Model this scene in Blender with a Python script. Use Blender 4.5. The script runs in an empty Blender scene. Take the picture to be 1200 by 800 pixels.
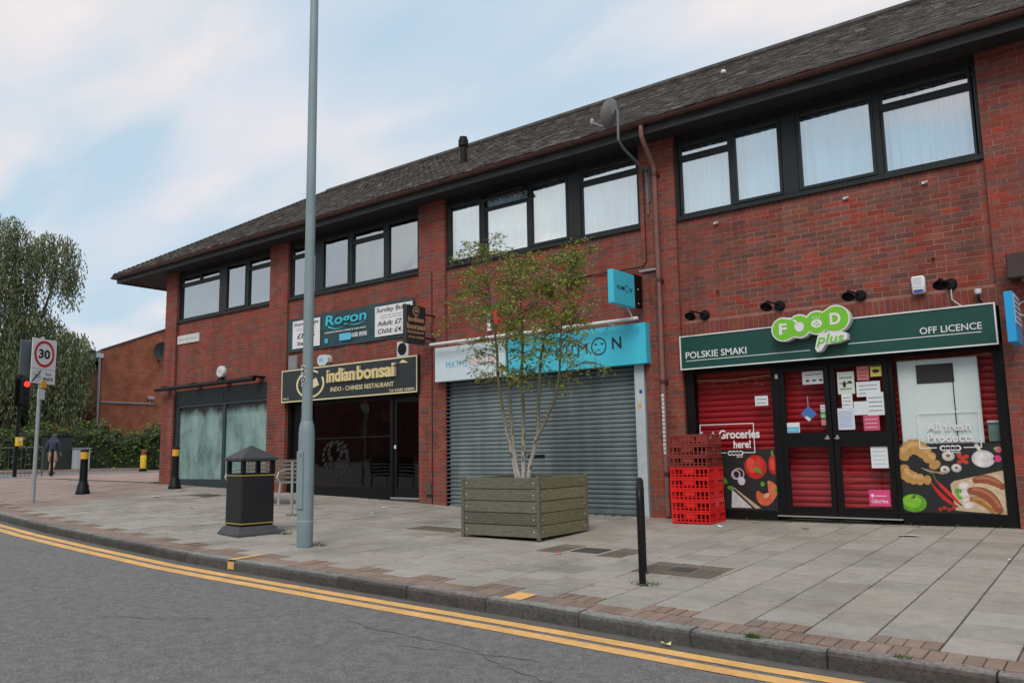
import bpy, math, random
import numpy as np
from mathutils import Matrix, Vector
random.seed(7)
R = math.radians
S = bpy.context.scene
COL = S.collection

# ------------------------------------------------------------------ camera
cam_d = bpy.data.cameras.new("camera"); cam = bpy.data.objects.new("camera", cam_d); COL.objects.link(cam)
FW = Vector((-0.60620864, 0.78350288, 0.13650759)); RT = Vector((0.7894022, 0.61365365, -0.01653366)); UP = Vector((0.09672255, -0.09773654, 0.99050104))
m3 = Matrix((RT, UP, -FW)).transposed()
cam.matrix_world = Matrix.Translation((0, -11.411, 1.25)) @ m3.to_4x4()
cam_d.sensor_width = 36; cam_d.lens = 28.507; cam_d.clip_start = .05; cam_d.clip_end = 2000
S.camera = cam
S.view_settings.view_transform = 'Standard'; S.view_settings.look = 'None'
S.view_settings.exposure = 0.36; S.view_settings.gamma = 1

# ------------------------------------------------------------------ world and sun
W = bpy.data.worlds.new("World"); S.world = W; W.use_nodes = True
nt = W.node_tree; nt.nodes.clear()
def N(t, **k):
    n = nt.nodes.new(t)
    for a, b in k.items(): setattr(n, a, b)
    return n
L = lambda a, b: nt.links.new(a, b)
out = N('ShaderNodeOutputWorld'); bg = N('ShaderNodeBackground'); bg.inputs[1].default_value = .15
sky = N('ShaderNodeTexSky', sky_type='NISHITA', sun_disc=False, sun_elevation=R(9), sun_rotation=R(215), air_density=1.0, dust_density=1.5, ozone_density=2.0)
tc = N('ShaderNodeTexCoord'); sep = N('ShaderNodeSeparateXYZ'); L(tc.outputs['Generated'], sep.inputs[0])
zc = N('ShaderNodeMath', operation='MAXIMUM'); L(sep.outputs[2], zc.inputs[0]); zc.inputs[1].default_value = 0.0
za = N('ShaderNodeMath', operation='ADD'); L(zc.outputs[0], za.inputs[0]); za.inputs[1].default_value = .22
dx = N('ShaderNodeMath', operation='DIVIDE'); L(sep.outputs[0], dx.inputs[0]); L(za.outputs[0], dx.inputs[1])
dy = N('ShaderNodeMath', operation='DIVIDE'); L(sep.outputs[1], dy.inputs[0]); L(za.outputs[0], dy.inputs[1])
cmb = N('ShaderNodeCombineXYZ'); L(dx.outputs[0], cmb.inputs[0]); L(dy.outputs[0], cmb.inputs[1])
mp = N('ShaderNodeMapping'); mp.inputs['Rotation'].default_value = (0, 0, R(35)); mp.inputs['Scale'].default_value = (1.0, 2.1, 1); mp.inputs['Location'].default_value = (.6, .3, 0); L(cmb.outputs[0], mp.inputs[0])
n1 = N('ShaderNodeTexNoise'); n1.inputs['Scale'].default_value = 1.6; n1.inputs['Detail'].default_value = 5; n1.inputs['Roughness'].default_value = .45; n1.inputs['Distortion'].default_value = .25; L(mp.outputs[0], n1.inputs[0])
n2 = N('ShaderNodeTexNoise'); n2.inputs['Scale'].default_value = 1.1; n2.inputs['Detail'].default_value = 2; L(mp.outputs[0], n2.inputs[0])
r1 = N('ShaderNodeValToRGB'); r1.color_ramp.elements[0].position = .37; r1.color_ramp.elements[1].position = .63; L(n1.outputs[0], r1.inputs[0])
r2 = N('ShaderNodeValToRGB'); r2.color_ramp.elements[0].position = .46; r2.color_ramp.elements[1].position = .58; L(n2.outputs[0], r2.inputs[0])
# base air: NISHITA lifted by a thin high veil; clouds lilac-grey to warm pink
veil = N('ShaderNodeMix', data_type='RGBA'); veil.inputs[0].default_value = .86; L(sky.outputs[0], veil.inputs[6]); veil.inputs[7].default_value = (2.95, 3.8, 4.5, 1)
cc = N('ShaderNodeMix', data_type='RGBA'); L(r2.outputs[0], cc.inputs[0]); cc.inputs[6].default_value = (3.65, 3.9, 4.4, 1); cc.inputs[7].default_value = (4.95, 4.45, 4.35, 1)
cf = N('ShaderNodeMath', operation='MULTIPLY'); L(r1.outputs[0], cf.inputs[0]); cf.inputs[1].default_value = .85
mx = N('ShaderNodeMix', data_type='RGBA'); L(cf.outputs[0], mx.inputs[0]); L(veil.outputs[2], mx.inputs[6]); L(cc.outputs[2], mx.inputs[7])
L(mx.outputs[2], bg.inputs[0]); L(bg.outputs[0], out.inputs[0])

sun_d = bpy.data.lights.new("sun", 'SUN'); sun_d.energy = 1.5; sun_d.angle = R(28); sun_d.color = (1, .91, .80)
sun = bpy.data.objects.new("sun", sun_d); COL.objects.link(sun)
sun.rotation_euler = (R(42), 0, R(24))   # from behind the camera, to the right

# ------------------------------------------------------------------ materials
MATS = {}
def mat(name, col, rough=.7, metal=0, spec=.5, var=0, vscale=6, bump=0, bscale=60, col2=None, attr=None, emit=0, grime=0, coat=0, stretch=None):
    if name in MATS: return MATS[name]
    m = bpy.data.materials.new(name); m.use_nodes = True; t = m.node_tree; b = t.nodes['Principled BSDF']
    c4 = (*col, 1); b.inputs['Base Color'].default_value = c4; b.inputs['Roughness'].default_value = rough; b.inputs['Metallic'].default_value = metal
    b.inputs['Specular IOR Level'].default_value = spec
    if coat: b.inputs['Coat Weight'].default_value = coat
    src = None
    g = t.nodes.new('ShaderNodeNewGeometry'); pos = g.outputs['Position']
    if stretch:
        mm = t.nodes.new('ShaderNodeMapping'); mm.inputs['Scale'].default_value = stretch; t.links.new(pos, mm.inputs[0]); pos = mm.outputs[0]
    if attr:
        a = t.nodes.new('ShaderNodeAttribute'); a.attribute_name = attr; src = a.outputs['Color']
    if var or grime:
        n = t.nodes.new('ShaderNodeTexNoise'); n.inputs['Scale'].default_value = vscale; n.inputs['Detail'].default_value = 6; n.inputs['Roughness'].default_value = .62
        t.links.new(pos, n.inputs[0])
        rp = t.nodes.new('ShaderNodeMapRange'); rp.inputs[1].default_value = .3; rp.inputs[2].default_value = .7; t.links.new(n.outputs[0], rp.inputs[0])
        if col2 is not None:
            mxn = t.nodes.new('ShaderNodeMix'); mxn.data_type = 'RGBA'; t.links.new(rp.outputs[0], mxn.inputs[0])
            if src: t.links.new(src, mxn.inputs[6])
            else: mxn.inputs[6].default_value = c4
            mxn.inputs[7].default_value = (*col2, 1); src = mxn.outputs[2]
        else:
            rp.inputs[3].default_value = 1 - var; rp.inputs[4].default_value = 1 + var
            mul = t.nodes.new('ShaderNodeMix'); mul.data_type = 'RGBA'; mul.blend_type = 'MULTIPLY'; mul.inputs[0].default_value = 1
            if src: t.links.new(src, mul.inputs[6])
            else: mul.inputs[6].default_value = c4
            cv = t.nodes.new('ShaderNodeCombineColor')
            for i in range(3): t.links.new(rp.outputs[0], cv.inputs[i])
            t.links.new(cv.outputs[0], mul.inputs[7]); src = mul.outputs[2]
    if grime:
        n3 = t.nodes.new('ShaderNodeTexNoise'); n3.inputs['Scale'].default_value = vscale * .17; n3.inputs['Detail'].default_value = 5; t.links.new(g.outputs['Position'], n3.inputs[0])
        r3 = t.nodes.new('ShaderNodeMapRange'); r3.inputs[1].default_value = .38; r3.inputs[2].default_value = .66; r3.inputs[3].default_value = 1.0 + grime * .3; r3.inputs[4].default_value = 1 - grime; t.links.new(n3.outputs[0], r3.inputs[0])
        mul = t.nodes.new('ShaderNodeMix'); mul.data_type = 'RGBA'; mul.blend_type = 'MULTIPLY'; mul.inputs[0].default_value = 1
        cv = t.nodes.new('ShaderNodeCombineColor')
        for i in range(3): t.links.new(r3.outputs[0], cv.inputs[i])
        if src: t.links.new(src, mul.inputs[6])
        else: mul.inputs[6].default_value = c4
        t.links.new(cv.outputs[0], mul.inputs[7]); src = mul.outputs[2]
    if src: t.links.new(src, b.inputs['Base Color'])
    if bump:
        n = t.nodes.new('ShaderNodeTexNoise'); n.inputs['Scale'].default_value = bscale; n.inputs['Detail'].default_value = 4; t.links.new(pos, n.inputs[0])
        bp = t.nodes.new('ShaderNodeBump'); bp.inputs['Strength'].default_value = bump; bp.inputs['Distance'].default_value = .01
        t.links.new(n.outputs[0], bp.inputs['Height']); t.links.new(bp.outputs[0], b.inputs['Normal'])
    if emit:
        b.inputs['Emission Color'].default_value = c4; b.inputs['Emission Strength'].default_value = emit
    MATS[name] = m; return m
def glass(name, tint, refl, rough=0.0, dark=None):
    if name in MATS: return MATS[name]
    m = bpy.data.materials.new(name); m.use_nodes = True; t = m.node_tree; t.nodes.clear()
    o = t.nodes.new('ShaderNodeOutputMaterial'); tr = t.nodes.new('ShaderNodeBsdfTransparent'); tr.inputs[0].default_value = (*tint, 1)
    gl = t.nodes.new('ShaderNodeBsdfGlossy'); gl.inputs['Roughness'].default_value = rough; gl.inputs[0].default_value = (1, 1, 1, 1)
    lw = t.nodes.new('ShaderNodeLayerWeight'); lw.inputs[0].default_value = .5
    mr = t.nodes.new('ShaderNodeMapRange'); mr.inputs[1].default_value = 0; mr.inputs[2].default_value = 1; mr.inputs[3].default_value = refl; mr.inputs[4].default_value = min(1, refl + .5)
    pw = t.nodes.new('ShaderNodeMath'); pw.operation = 'POWER'; pw.inputs[1].default_value = 2.5
    t.links.new(lw.outputs['Facing'], pw.inputs[0]); t.links.new(pw.outputs[0], mr.inputs[0])
    n = t.nodes.new('ShaderNodeTexNoise'); n.inputs['Scale'].default_value = 1.3; g = t.nodes.new('ShaderNodeNewGeometry'); t.links.new(g.outputs['Position'], n.inputs[0])
    bp = t.nodes.new('ShaderNodeBump'); bp.inputs['Strength'].default_value = .25; bp.inputs['Distance'].default_value = .02; t.links.new(n.outputs[0], bp.inputs['Height']); t.links.new(bp.outputs[0], gl.inputs['Normal'])
    mx = t.nodes.new('ShaderNodeMixShader'); t.links.new(mr.outputs[0], mx.inputs[0]); t.links.new(tr.outputs[0], mx.inputs[1]); t.links.new(gl.outputs[0], mx.inputs[2]); t.links.new(mx.outputs[0], o.inputs[0])
    MATS[name] = m; return m

def streak(m, lo=.78, hi=1.06):
    t = m.node_tree; b = t.nodes['Principled BSDF']; src = b.inputs['Base Color'].links[0].from_socket; g = t.nodes.new('ShaderNodeNewGeometry'); mp_ = t.nodes.new('ShaderNodeMapping'); mp_.inputs['Scale'].default_value = (3.2, 3.2, .28); t.links.new(g.outputs['Position'], mp_.inputs[0]); n = t.nodes.new('ShaderNodeTexNoise'); n.inputs['Scale'].default_value = 1.1; n.inputs['Detail'].default_value = 5; t.links.new(mp_.outputs[0], n.inputs[0]); q = t.nodes.new('ShaderNodeMapRange'); q.inputs[1].default_value = .42; q.inputs[2].default_value = .62; q.inputs[3].default_value = hi; q.inputs[4].default_value = lo; t.links.new(n.outputs[0], q.inputs[0]); cv = t.nodes.new('ShaderNodeCombineColor')
    for i in range(3): t.links.new(q.outputs[0], cv.inputs[i])
    mu = t.nodes.new('ShaderNodeMix'); mu.data_type = 'RGBA'; mu.blend_type = 'MULTIPLY'; mu.inputs[0].default_value = 1; t.links.new(src, mu.inputs[6]); t.links.new(cv.outputs[0], mu.inputs[7]); t.links.new(mu.outputs[2], b.inputs['Base Color'])
BRICK = mat('brick_face', (.2, .06, .05), .9, attr='bc', var=.22, vscale=38, grime=.14, bump=.5, bscale=90, spec=.2)
MORTAR = mat('mortar', (.33, .165, .135), .95, var=.15, vscale=20, grime=.2, bump=.3, spec=.1)
def spots(m):
    t = m.node_tree; b = t.nodes['Principled BSDF']; src = b.inputs['Base Color'].links[0].from_socket; g = t.nodes.new('ShaderNodeNewGeometry')
    v = t.nodes.new('ShaderNodeTexVoronoi'); v.inputs['Scale'].default_value = 2.6; t.links.new(g.outputs['Position'], v.inputs[0]); q = t.nodes.new('ShaderNodeMapRange'); q.inputs[1].default_value = .05; q.inputs[2].default_value = .075; q.inputs[3].default_value = .62; q.inputs[4].default_value = 1; t.links.new(v.outputs['Distance'], q.inputs[0])
    n = t.nodes.new('ShaderNodeTexNoise'); n.inputs['Scale'].default_value = .55; n.inputs['Detail'].default_value = 7; n.inputs['Roughness'].default_value = .7; t.links.new(g.outputs['Position'], n.inputs[0]); q2 = t.nodes.new('ShaderNodeMapRange'); q2.inputs[1].default_value = .5; q2.inputs[2].default_value = .68; q2.inputs[3].default_value = 1; q2.inputs[4].default_value = .72; t.links.new(n.outputs[0], q2.inputs[0])
    mm = t.nodes.new('ShaderNodeMath'); mm.operation = 'MULTIPLY'; t.links.new(q.outputs[0], mm.inputs[0]); t.links.new(q2.outputs[0], mm.inputs[1]); cv = t.nodes.new('ShaderNodeCombineColor')
    for i in range(3): t.links.new(mm.outputs[0], cv.inputs[i])
    mu = t.nodes.new('ShaderNodeMix'); mu.data_type = 'RGBA'; mu.blend_type = 'MULTIPLY'; mu.inputs[0].default_value = 1; t.links.new(src, mu.inputs[6]); t.links.new(cv.outputs[0], mu.inputs[7]); t.links.new(mu.outputs[2], b.inputs['Base Color'])
streak(BRICK, .88); streak(MORTAR, .85)
TILE = mat('roof_tile', (.1, .09, .08), .95, attr='bc', var=.55, vscale=26, grime=.3, bump=.8, bscale=50, spec=.15)
SLAB = mat('paving_slab', (.3, .28, .26), .9, attr='bc', var=.10, vscale=45, grime=.10, bump=.25, bscale=120, spec=.25)
DARKF = mat('dark_frame', (.018, .024, .026), .5, spec=.3, var=.2, vscale=5)
BLACK = mat('black_paint', (.006, .0065, .007), .45, spec=.25, var=.2, vscale=8)
FASC = mat('weathered_fascia', (.018, .02, .021), .75, var=.5, vscale=4, col2=(.06, .07, .068), stretch=(.5, 1, 6))
SOFF = mat('dark_soffit', (.022, .02, .02), .8, var=.2)
GUT = mat('brown_gutter', (.075, .03, .024), .4, var=.25, vscale=4)
PIPE = mat('brown_downpipe', (.24, .125, .11), .45, var=.15, vscale=5)
GALV = mat('lamp_post_grey', (.23, .31, .33), .5, var=.08, vscale=3, grime=.12)
GREY = mat('grey_metal', (.3, .32, .34), .45, var=.1, vscale=6)
STEEL = mat('pale_steel', (.55, .56, .57), .35, metal=.6, var=.08)
WHITE = mat('white_paint', (.75, .76, .78), .5, var=.05, vscale=8)
DIRTYW = mat('off_white', (.6, .62, .63), .6, var=.1, vscale=10)
CREAM = mat('cream_paint', (.74, .66, .38), .5, var=.06)
GOLD = mat('gold_letter', (.72, .58, .27), .4, var=.1)
COPPER = mat('copper_letter', (.55, .3, .16), .5)
CYAN = mat('cyan_sign', (.06, .58, .78), .4, var=.03)
CYAN2 = mat('bright_blue_sign', (.02, .36, .74), .4)
GREENS = mat('dark_green_sign', (.012, .075, .06), .35, var=.05)
LIME = mat('lime_print', (.18, .56, .03), .4)
INK = mat('black_ink', (.02, .02, .025), .6)
BLUEI = mat('blue_ink', (.03, .07, .32), .5)
SKYI = mat('sky_blue_print', (.12, .5, .75), .5)
SALM = mat('salmon_print', (.75, .35, .3), .5)
TEALD = mat('teal_banner', (.022, .06, .07), .6, var=.3, vscale=3, stretch=(1, 1, 1))
TURQ = mat('turquoise_print', (.04, .5, .66), .5)
REDP = mat('red_paint', (.55, .03, .03), .5)
PINK = mat('pink_print', (.72, .06, .22), .5)
YEL = mat('yellow_print', (.75, .5, .03), .6, var=.06)
AMBER = mat('amber_band', (.75, .38, .03), .5)
SHUT = mat('grey_shutter', (.165, .21, .22), .5, metal=.1, var=.12, vscale=3, grime=.2)
RSHUT = mat('red_shutter', (.46, .013, .024), .32, var=.12, vscale=3)
ROOMW = mat('room_wall', (.2, .19, .17), .9)
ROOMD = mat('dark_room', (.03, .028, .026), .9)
CURT = mat('net_curtain', (.64, .86, .97), .9, var=.22, vscale=2.6, stretch=(1,1,.15))
WOOD = mat('weathered_timber', (.17, .16, .12), .85, attr='bc', var=.35, vscale=9, bump=.5, bscale=60, stretch=(1, 1, 9), spec=.2)
SOIL = mat('soil', (.05, .04, .03), .95, var=.3)
ASPH = mat('asphalt', (.225, .214, .212), .85, var=.5, vscale=70, grime=.2, bump=1.0, bscale=260, spec=.3)
YLINE = mat('yellow_line', (.76, .43, .15), .8, var=.12, vscale=20, grime=.15, bump=.3, bscale=200)
KERB = mat('granite_kerb', (.19, .185, .175), .85, attr='bc', var=.4, vscale=30, grime=.2, bump=.6, bscale=70)
REDPAV = mat('red_block_paving', (.36, .245, .21), .9, var=.18, vscale=10, grime=.2, bump=.2)
VERGE = mat('verge', (.06, .075, .035), .95, var=.4, vscale=3)
BARK = mat('birch_bark', (.3, .27, .21), .85, attr='bc', var=.35, vscale=40, bump=.4, bscale=60)
BARKD = mat('dark_bark', (.06, .05, .035), .9, var=.3)
CRATE = mat('bright_red_plastic', (.88, .024, .022), .4, spec=.4, var=.08)
CRATED = mat('faded_brown_red_plastic', (.26, .035, .026), .6, var=.2, vscale=12)
GLASSU = glass('upper_glass', (.92, .96, .98), .36)
GLASSG = glass('grey_upper_glass', (.36, .40, .42), .34)
GLASSD = glass('shop_glass', (.94, .96, .96), .03)
GLASSK = glass('dark_shop_glass', (.35, .35, .35), .035)
def leafmat(name):
    m = mat(name, (.08, .12, .03), .6, attr='bc', spec=.3)
    b = m.node_tree.nodes['Principled BSDF']
    return m
LEAF = leafmat('leaf')
spots(SLAB); streak(SHUT, .8, 1.08); streak(CRATE, .8, 1.05)
for n_ in [1]:
    t_ = LEAF.node_tree; b_ = t_.nodes['Principled BSDF']; o_ = [n for n in t_.nodes if n.type == 'OUTPUT_MATERIAL'][0]; tl = t_.nodes.new('ShaderNodeBsdfTranslucent'); mx_ = t_.nodes.new('ShaderNodeMixShader'); mx_.inputs[0].default_value = .35; a_ = [n for n in t_.nodes if n.type == 'ATTRIBUTE'][0]
    t_.links.new(a_.outputs['Color'], tl.inputs[0]); t_.links.new(b_.outputs[0], mx_.inputs[1]); t_.links.new(tl.outputs[0], mx_.inputs[2]); t_.links.new(mx_.outputs[0], o_.inputs[0])

# ------------------------------------------------------------------ mesh helpers
class MB:
    def __init__(s): s.v = []; s.f = []; s.c = []; s.smooth = []
    def quad(s, a, b, c, d, col=None): i = len(s.v); s.v += [a, b, c, d]; s.f.append((i, i+1, i+2, i+3)); s.c.append(col)
    def face(s, pts, col=None): i = len(s.v); s.v += list(pts); s.f.append(tuple(range(i, i+len(pts)))); s.c.append(col)
    def box(s, x0, x1, y0, y1, z0, z1, col=None, M=None):
        p = [(x0,y0,z0),(x1,y0,z0),(x1,y1,z0),(x0,y1,z0),(x0,y0,z1),(x1,y0,z1),(x1,y1,z1),(x0,y1,z1)]
        if M is not None: p = [tuple(M @ Vector(q)) for q in p]
        i = len(s.v); s.v += p
        for q in ((0,3,2,1),(4,5,6,7),(0,1,5,4),(1,2,6,5),(2,3,7,6),(3,0,4,7)): s.f.append(tuple(i+k for k in q)); s.c.append(col)
        return s
    def bbox(s, x0, x1, y0, y1, z0, z1, b=.005, col=None, M=None):   # box with chamfered vertical and horizontal edges
        ring = lambda z, e: [(x0+e,y0,z),(x1-e,y0,z),(x1,y0+e,z),(x1,y1-e,z),(x1-e,y1,z),(x0+e,y1,z),(x0,y1-e,z),(x0,y0+e,z)]
        def ins(z, k): return [(min(max(x, x0+k), x1-k), min(max(y, y0+k), y1-k), z) for x, y, _ in ring(z, b)]
        rs = [ins(z0, b), ring(z0+b, b), ring(z1-b, b), ins(z1, b)]
        s.loft(rs, col, True, M); return s
    def loft(s, rings, col=None, cap=True, M=None, closed=True):
        n = len(rings[0]); i0 = len(s.v)
        for r in rings: s.v += [tuple(M @ Vector(q)) for q in r] if M is not None else [tuple(q) for q in r]
        for k in range(len(rings)-1):
            for j in range(n if closed else n-1):
                a = i0+k*n+j; b = i0+k*n+(j+1) % n; s.f.append((a, b, b+n, a+n)); s.c.append(col)
        if cap:
            s.f.append(tuple(i0+j for j in reversed(range(n)))); s.c.append(col)
            s.f.append(tuple(i0+(len(rings)-1)*n+j for j in range(n))); s.c.append(col)
        return s
    def tube(s, pts, rad, n=8, col=None, cap=True):
        pts = [Vector(p) for p in pts]; rad = rad if isinstance(rad, (list, tuple)) else [rad]*len(pts)
        rings = []; pu = None
        for k, p in enumerate(pts):
            d = (pts[min(k+1, len(pts)-1)] - pts[max(k-1, 0)]).normalized()
            u = (pu - d*pu.dot(d)) if pu else d.cross(Vector((0,0,1)) if abs(d.z) < .9 else Vector((1,0,0)))
            u.normalize(); pu = u; w = d.cross(u)
            rings.append([tuple(p + (u*math.cos(2*math.pi*j/n) + w*math.sin(2*math.pi*j/n))*rad[k]) for j in range(n)])
        return s.loft(rings, col, cap)
    def lathe(s, prof, c=(0,0,0), n=16, col=None, axis='z'):
        rings = []
        for r, z in prof:
            ring = []
            for j in range(n):
                a = 2*math.pi*j/n; x, y = r*math.cos(a), r*math.sin(a)
                ring.append((c[0]+x, c[1]+y, c[2]+z) if axis == 'z' else ((c[0]+x, c[1]-z, c[2]+y) if axis == '-y' else (c[0]+z, c[1]+x, c[2]+y)))
            rings.append(ring)
        return s.loft(rings, col)
    def poly(s, pts, y0, y1, col=None):   # outline in x,z extruded from y0 (front) to y1
        return s.loft([[(x, y0, z) for x, z in pts], [(x, y1, z) for x, z in pts]], col)
    def mesh(s, name, m, smooth=False):
        me = bpy.data.meshes.new(name); me.from_pydata(s.v, [], s.f)
        if any(c is not None for c in s.c):
            at = me.color_attributes.new('bc', 'FLOAT_COLOR', 'CORNER')
            arr = np.empty((len(me.loops), 4), np.float32); k = 0
            for f, c in zip(s.f, s.c):
                c = c or (.2, .2, .2); arr[k:k+len(f)] = (*c[:3], 1); k += len(f)
            at.data.foreach_set('color', arr.ravel())
        for q in (m if isinstance(m, (list, tuple)) else [m]): me.materials.append(q)
        if smooth:
            me.polygons.foreach_set('use_smooth', [True]*len(me.polygons))
            try: me.set_sharp_from_angle(angle=R(40))
            except Exception: pass
        me.validate(); return me
def props(o, label=None, cat=None, group=None, kind=None):
    if label: o['label'] = label
    if cat: o['category'] = cat
    if group: o['group'] = group
    if kind: o['kind'] = kind
    return o
def obj(name, me, parent=None, loc=None, rot=None, **k):
    """links mesh me; vertices (or loc/rot) are in world coordinates even when parented"""
    o = bpy.data.objects.new(name, me); COL.objects.link(o)
    if loc is not None: o.location = loc
    if rot is not None: o.rotation_euler = rot
    if parent is not None:
        o.parent = parent
        if parent.parent is None:
            o.matrix_parent_inverse = Matrix.LocRotScale(parent.location, parent.rotation_euler, None).inverted()
        else:   # parent is itself a part
            if parent.get('_own'): o.matrix_parent_inverse = Matrix.LocRotScale(parent.location, parent.rotation_euler, None).inverted()
    return props(o, **k)
def B(name, mb, m, parent=None, smooth=False, **k): return obj(name, mb.mesh(name, m, smooth), parent, **k)
def box(name, m, parent, *a, b=0, **k):
    mb = MB(); (mb.bbox(*a, b=b) if b else mb.box(*a)); return B(name, mb, m, parent, **k)
def thing(name, label, cat, loc=(0,0,0), rz=0, group=None):
    o = bpy.data.objects.new(name, None); COL.objects.link(o); o.location = loc; o.rotation_euler = (0,0,rz); o.empty_display_size = .2
    return props(o, label, cat, group)
def local(th):   # matrix to build children in the thing's own axes
    return Matrix.LocRotScale(th.location, th.rotation_euler, None)
def LB(name, mb, m, th, smooth=False, parent=None, **k):   # child with vertices in thing's local axes
    me = mb.mesh(name, m, smooth); o = bpy.data.objects.new(name, me); COL.objects.link(o); o.parent = parent or th; return props(o, **k)
def copy_tree(o, parent=None):
    c = o.copy(); COL.objects.link(c)
    if parent is not None: c.parent = parent
    for ch in list(o.children): copy_tree(ch, c)
    return c
# lettering ---------------------------------------------------------
_tx = {}
def text_v(s, bold=0.0):
    if (s, bold) in _tx: return _tx[(s, bold)]
    cu = bpy.data.curves.new('t', 'FONT'); cu.body = s; cu.size = 1; cu.resolution_u = 3; cu.offset = bold; cu.extrude = .5
    o = bpy.data.objects.new('t', cu); COL.objects.link(o)
    dg = bpy.context.evaluated_depsgraph_get(); me = bpy.data.meshes.new_from_object(o.evaluated_get(dg))
    v = np.empty(len(me.vertices)*3); me.vertices.foreach_get('co', v); v = v.reshape(-1, 3)
    f = [tuple(p.vertices) for p in me.polygons]
    bpy.data.objects.remove(o); bpy.data.curves.remove(cu); bpy.data.meshes.remove(me)
    _tx[(s, bold)] = (v, f); return v, f
def text(s, m, parent, x0, x1, z0, z1, y, depth=.004, bold=.01, shear=0, face='-y', name='lettering', rise=0):
    """lettering filling x0..x1, z0..z1 on the plane y (facing -y) or, face='+x', on the plane x=y with x0..x1 running along world y"""
    v, f = text_v(s, bold); lo, hi = v.min(0), v.max(0); u = (v-lo)/(hi-lo+1e-9)
    a = x0 + u[:, 0]*(x1-x0) + shear*(u[:, 1]-.5)*(z1-z0); z = z0 + u[:, 1]*(z1-z0) + rise*(u[:, 0]-.5); d = (u[:, 2])*depth
    P = [(p, y-q, r) for p, q, r in zip(a, d, z)] if face == '-y' else [(y+q, p, r) for p, q, r in zip(a, d, z)]
    mb = MB(); mb.v = P; mb.f = list(f); mb.c = [None]*len(f)
    return B(name, mb, m, parent)
def lines(m, parent, x0, x1, z0, z1, n, y, name='small_print', words=4, seed=1):
    """rows of unreadable small print as short dark dashes"""
    rr = random.Random(seed); mb = MB(); h = (z1-z0)/(n*2)
    for k in range(n):
        z = z1 - (2*k+1)*h; x = x0
        while x < x1 - .01:
            w = min(x1-x, (x1-x0)*rr.uniform(.06, .2)); mb.box(x, x+w*.8, y-.001, y, z-h*.35, z); x += w
    return B(name, mb, m, parent, kind='stuff')

# ------------------------------------------------------------------ ground heights
FX = [(-130,1.2),(-60,.98),(-40,.82),(-30,.72),(-20,.6),(-15,.46),(-11,.34),(-10,.28),(-6,.235),(-1.3,.27),(5,.3),(60,.3)]
KX = [(-130,1.2),(-60,.98),(-40,.82),(-30,.72),(-20,.48),(-16,.352),(-13.46,.272),(-11.3,.22),(-8.5,.154),(-6.2,.108),(-3.8,.06),(-2.2,.017),(0,-.01),(12,-.1),(60,-.1)]
KY = [(-30,-.6),(-29,-1.4),(-27.5,-2.3),(-24,-3.7),(-20,-4.8),(-16,-5.5),(-13.46,-5.75),(-11.3,-5.93),(-9,-6.08),(-8,-6.1),(60,-6.1)]
def it(T, x): return float(np.interp(x, [a for a, _ in T], [b for _, b in T]))
def zf(x): return it(FX, x)
def zk(x): return it(KX, x)
def ky(x): return it(KY, x)
def zg(x, y):
    t = min(max(y/ky(x), 0), 1.2) if x > -30 else 0
    return zf(x)*(1-t) + zk(x)*t
def zroad(x): return zk(x) - .118

# road: one sheet to the horizon
mb = MB(); xs = [-900,-400,-130,-90,-60,-50,-42,-36,-30,-25,-22,-20,-18,-16,-14.7,-13.46,-12.4,-11.3,-10,-8.5,-7.3,-6.2,-5,-3.8,-3,-2.2,-1,0,3,6,12,60,300,900]
for a, b in zip(xs[:-1], xs[1:]): mb.quad((a,-900,zroad(a)),(b,-900,zroad(b)),(b,900,zroad(b)),(a,900,zroad(a)))
B('road', mb, ASPH, kind='structure')
# pavement bed (the slabs lie on it)
pav = None
mb = MB()
px = [-30,-29,-27.5,-25.5,-24,-22,-20,-18,-16,-14.7,-13.46,-12.4,-11.3,-10,-9,-8,-7,-6.2,-5,-3.8,-3,-2.2,-1,0,1.5,3,5,8,12]
for a, b in zip(px[:-1], px[1:]):
    for t0, t1 in ((0,.25),(.25,.5),(.5,.75),(.75,1)):
        ya0, ya1, yb0, yb1 = [ (1-t)*.4 + t*(ky(x)+.12) for x in (a,b) for t in (t0,t1)]
        mb.quad((a,ya1,zg(a,ya1)-.012),(b,yb1,zg(b,yb1)-.012),(b,yb0,zg(b,yb0)-.012),(a,ya0,zg(a,ya0)-.012))
BEDM = mat('joint_sand', (.075, .068, .055), .95, var=.3, vscale=15, col2=(.05, .06, .03))
pav = B('pavement', mb, BEDM, kind='structure')
# red block paving on the side-street corner
mb = MB()
for a, b in zip([-31,-30,-28,-26,-24,-22],[-30,-28,-26,-24,-22,-19.5]):
    for y0, y1 in ((.4,8),(8,24),(24,60)):
        if b > -20.7: continue
        mb.quad((a,y0,zf(a)),(b,y0,zf(b)),(b,y1,zf(b)),(a,y1,zf(a)))
B('corner_paving', mb, REDPAV, kind='structure')
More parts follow.
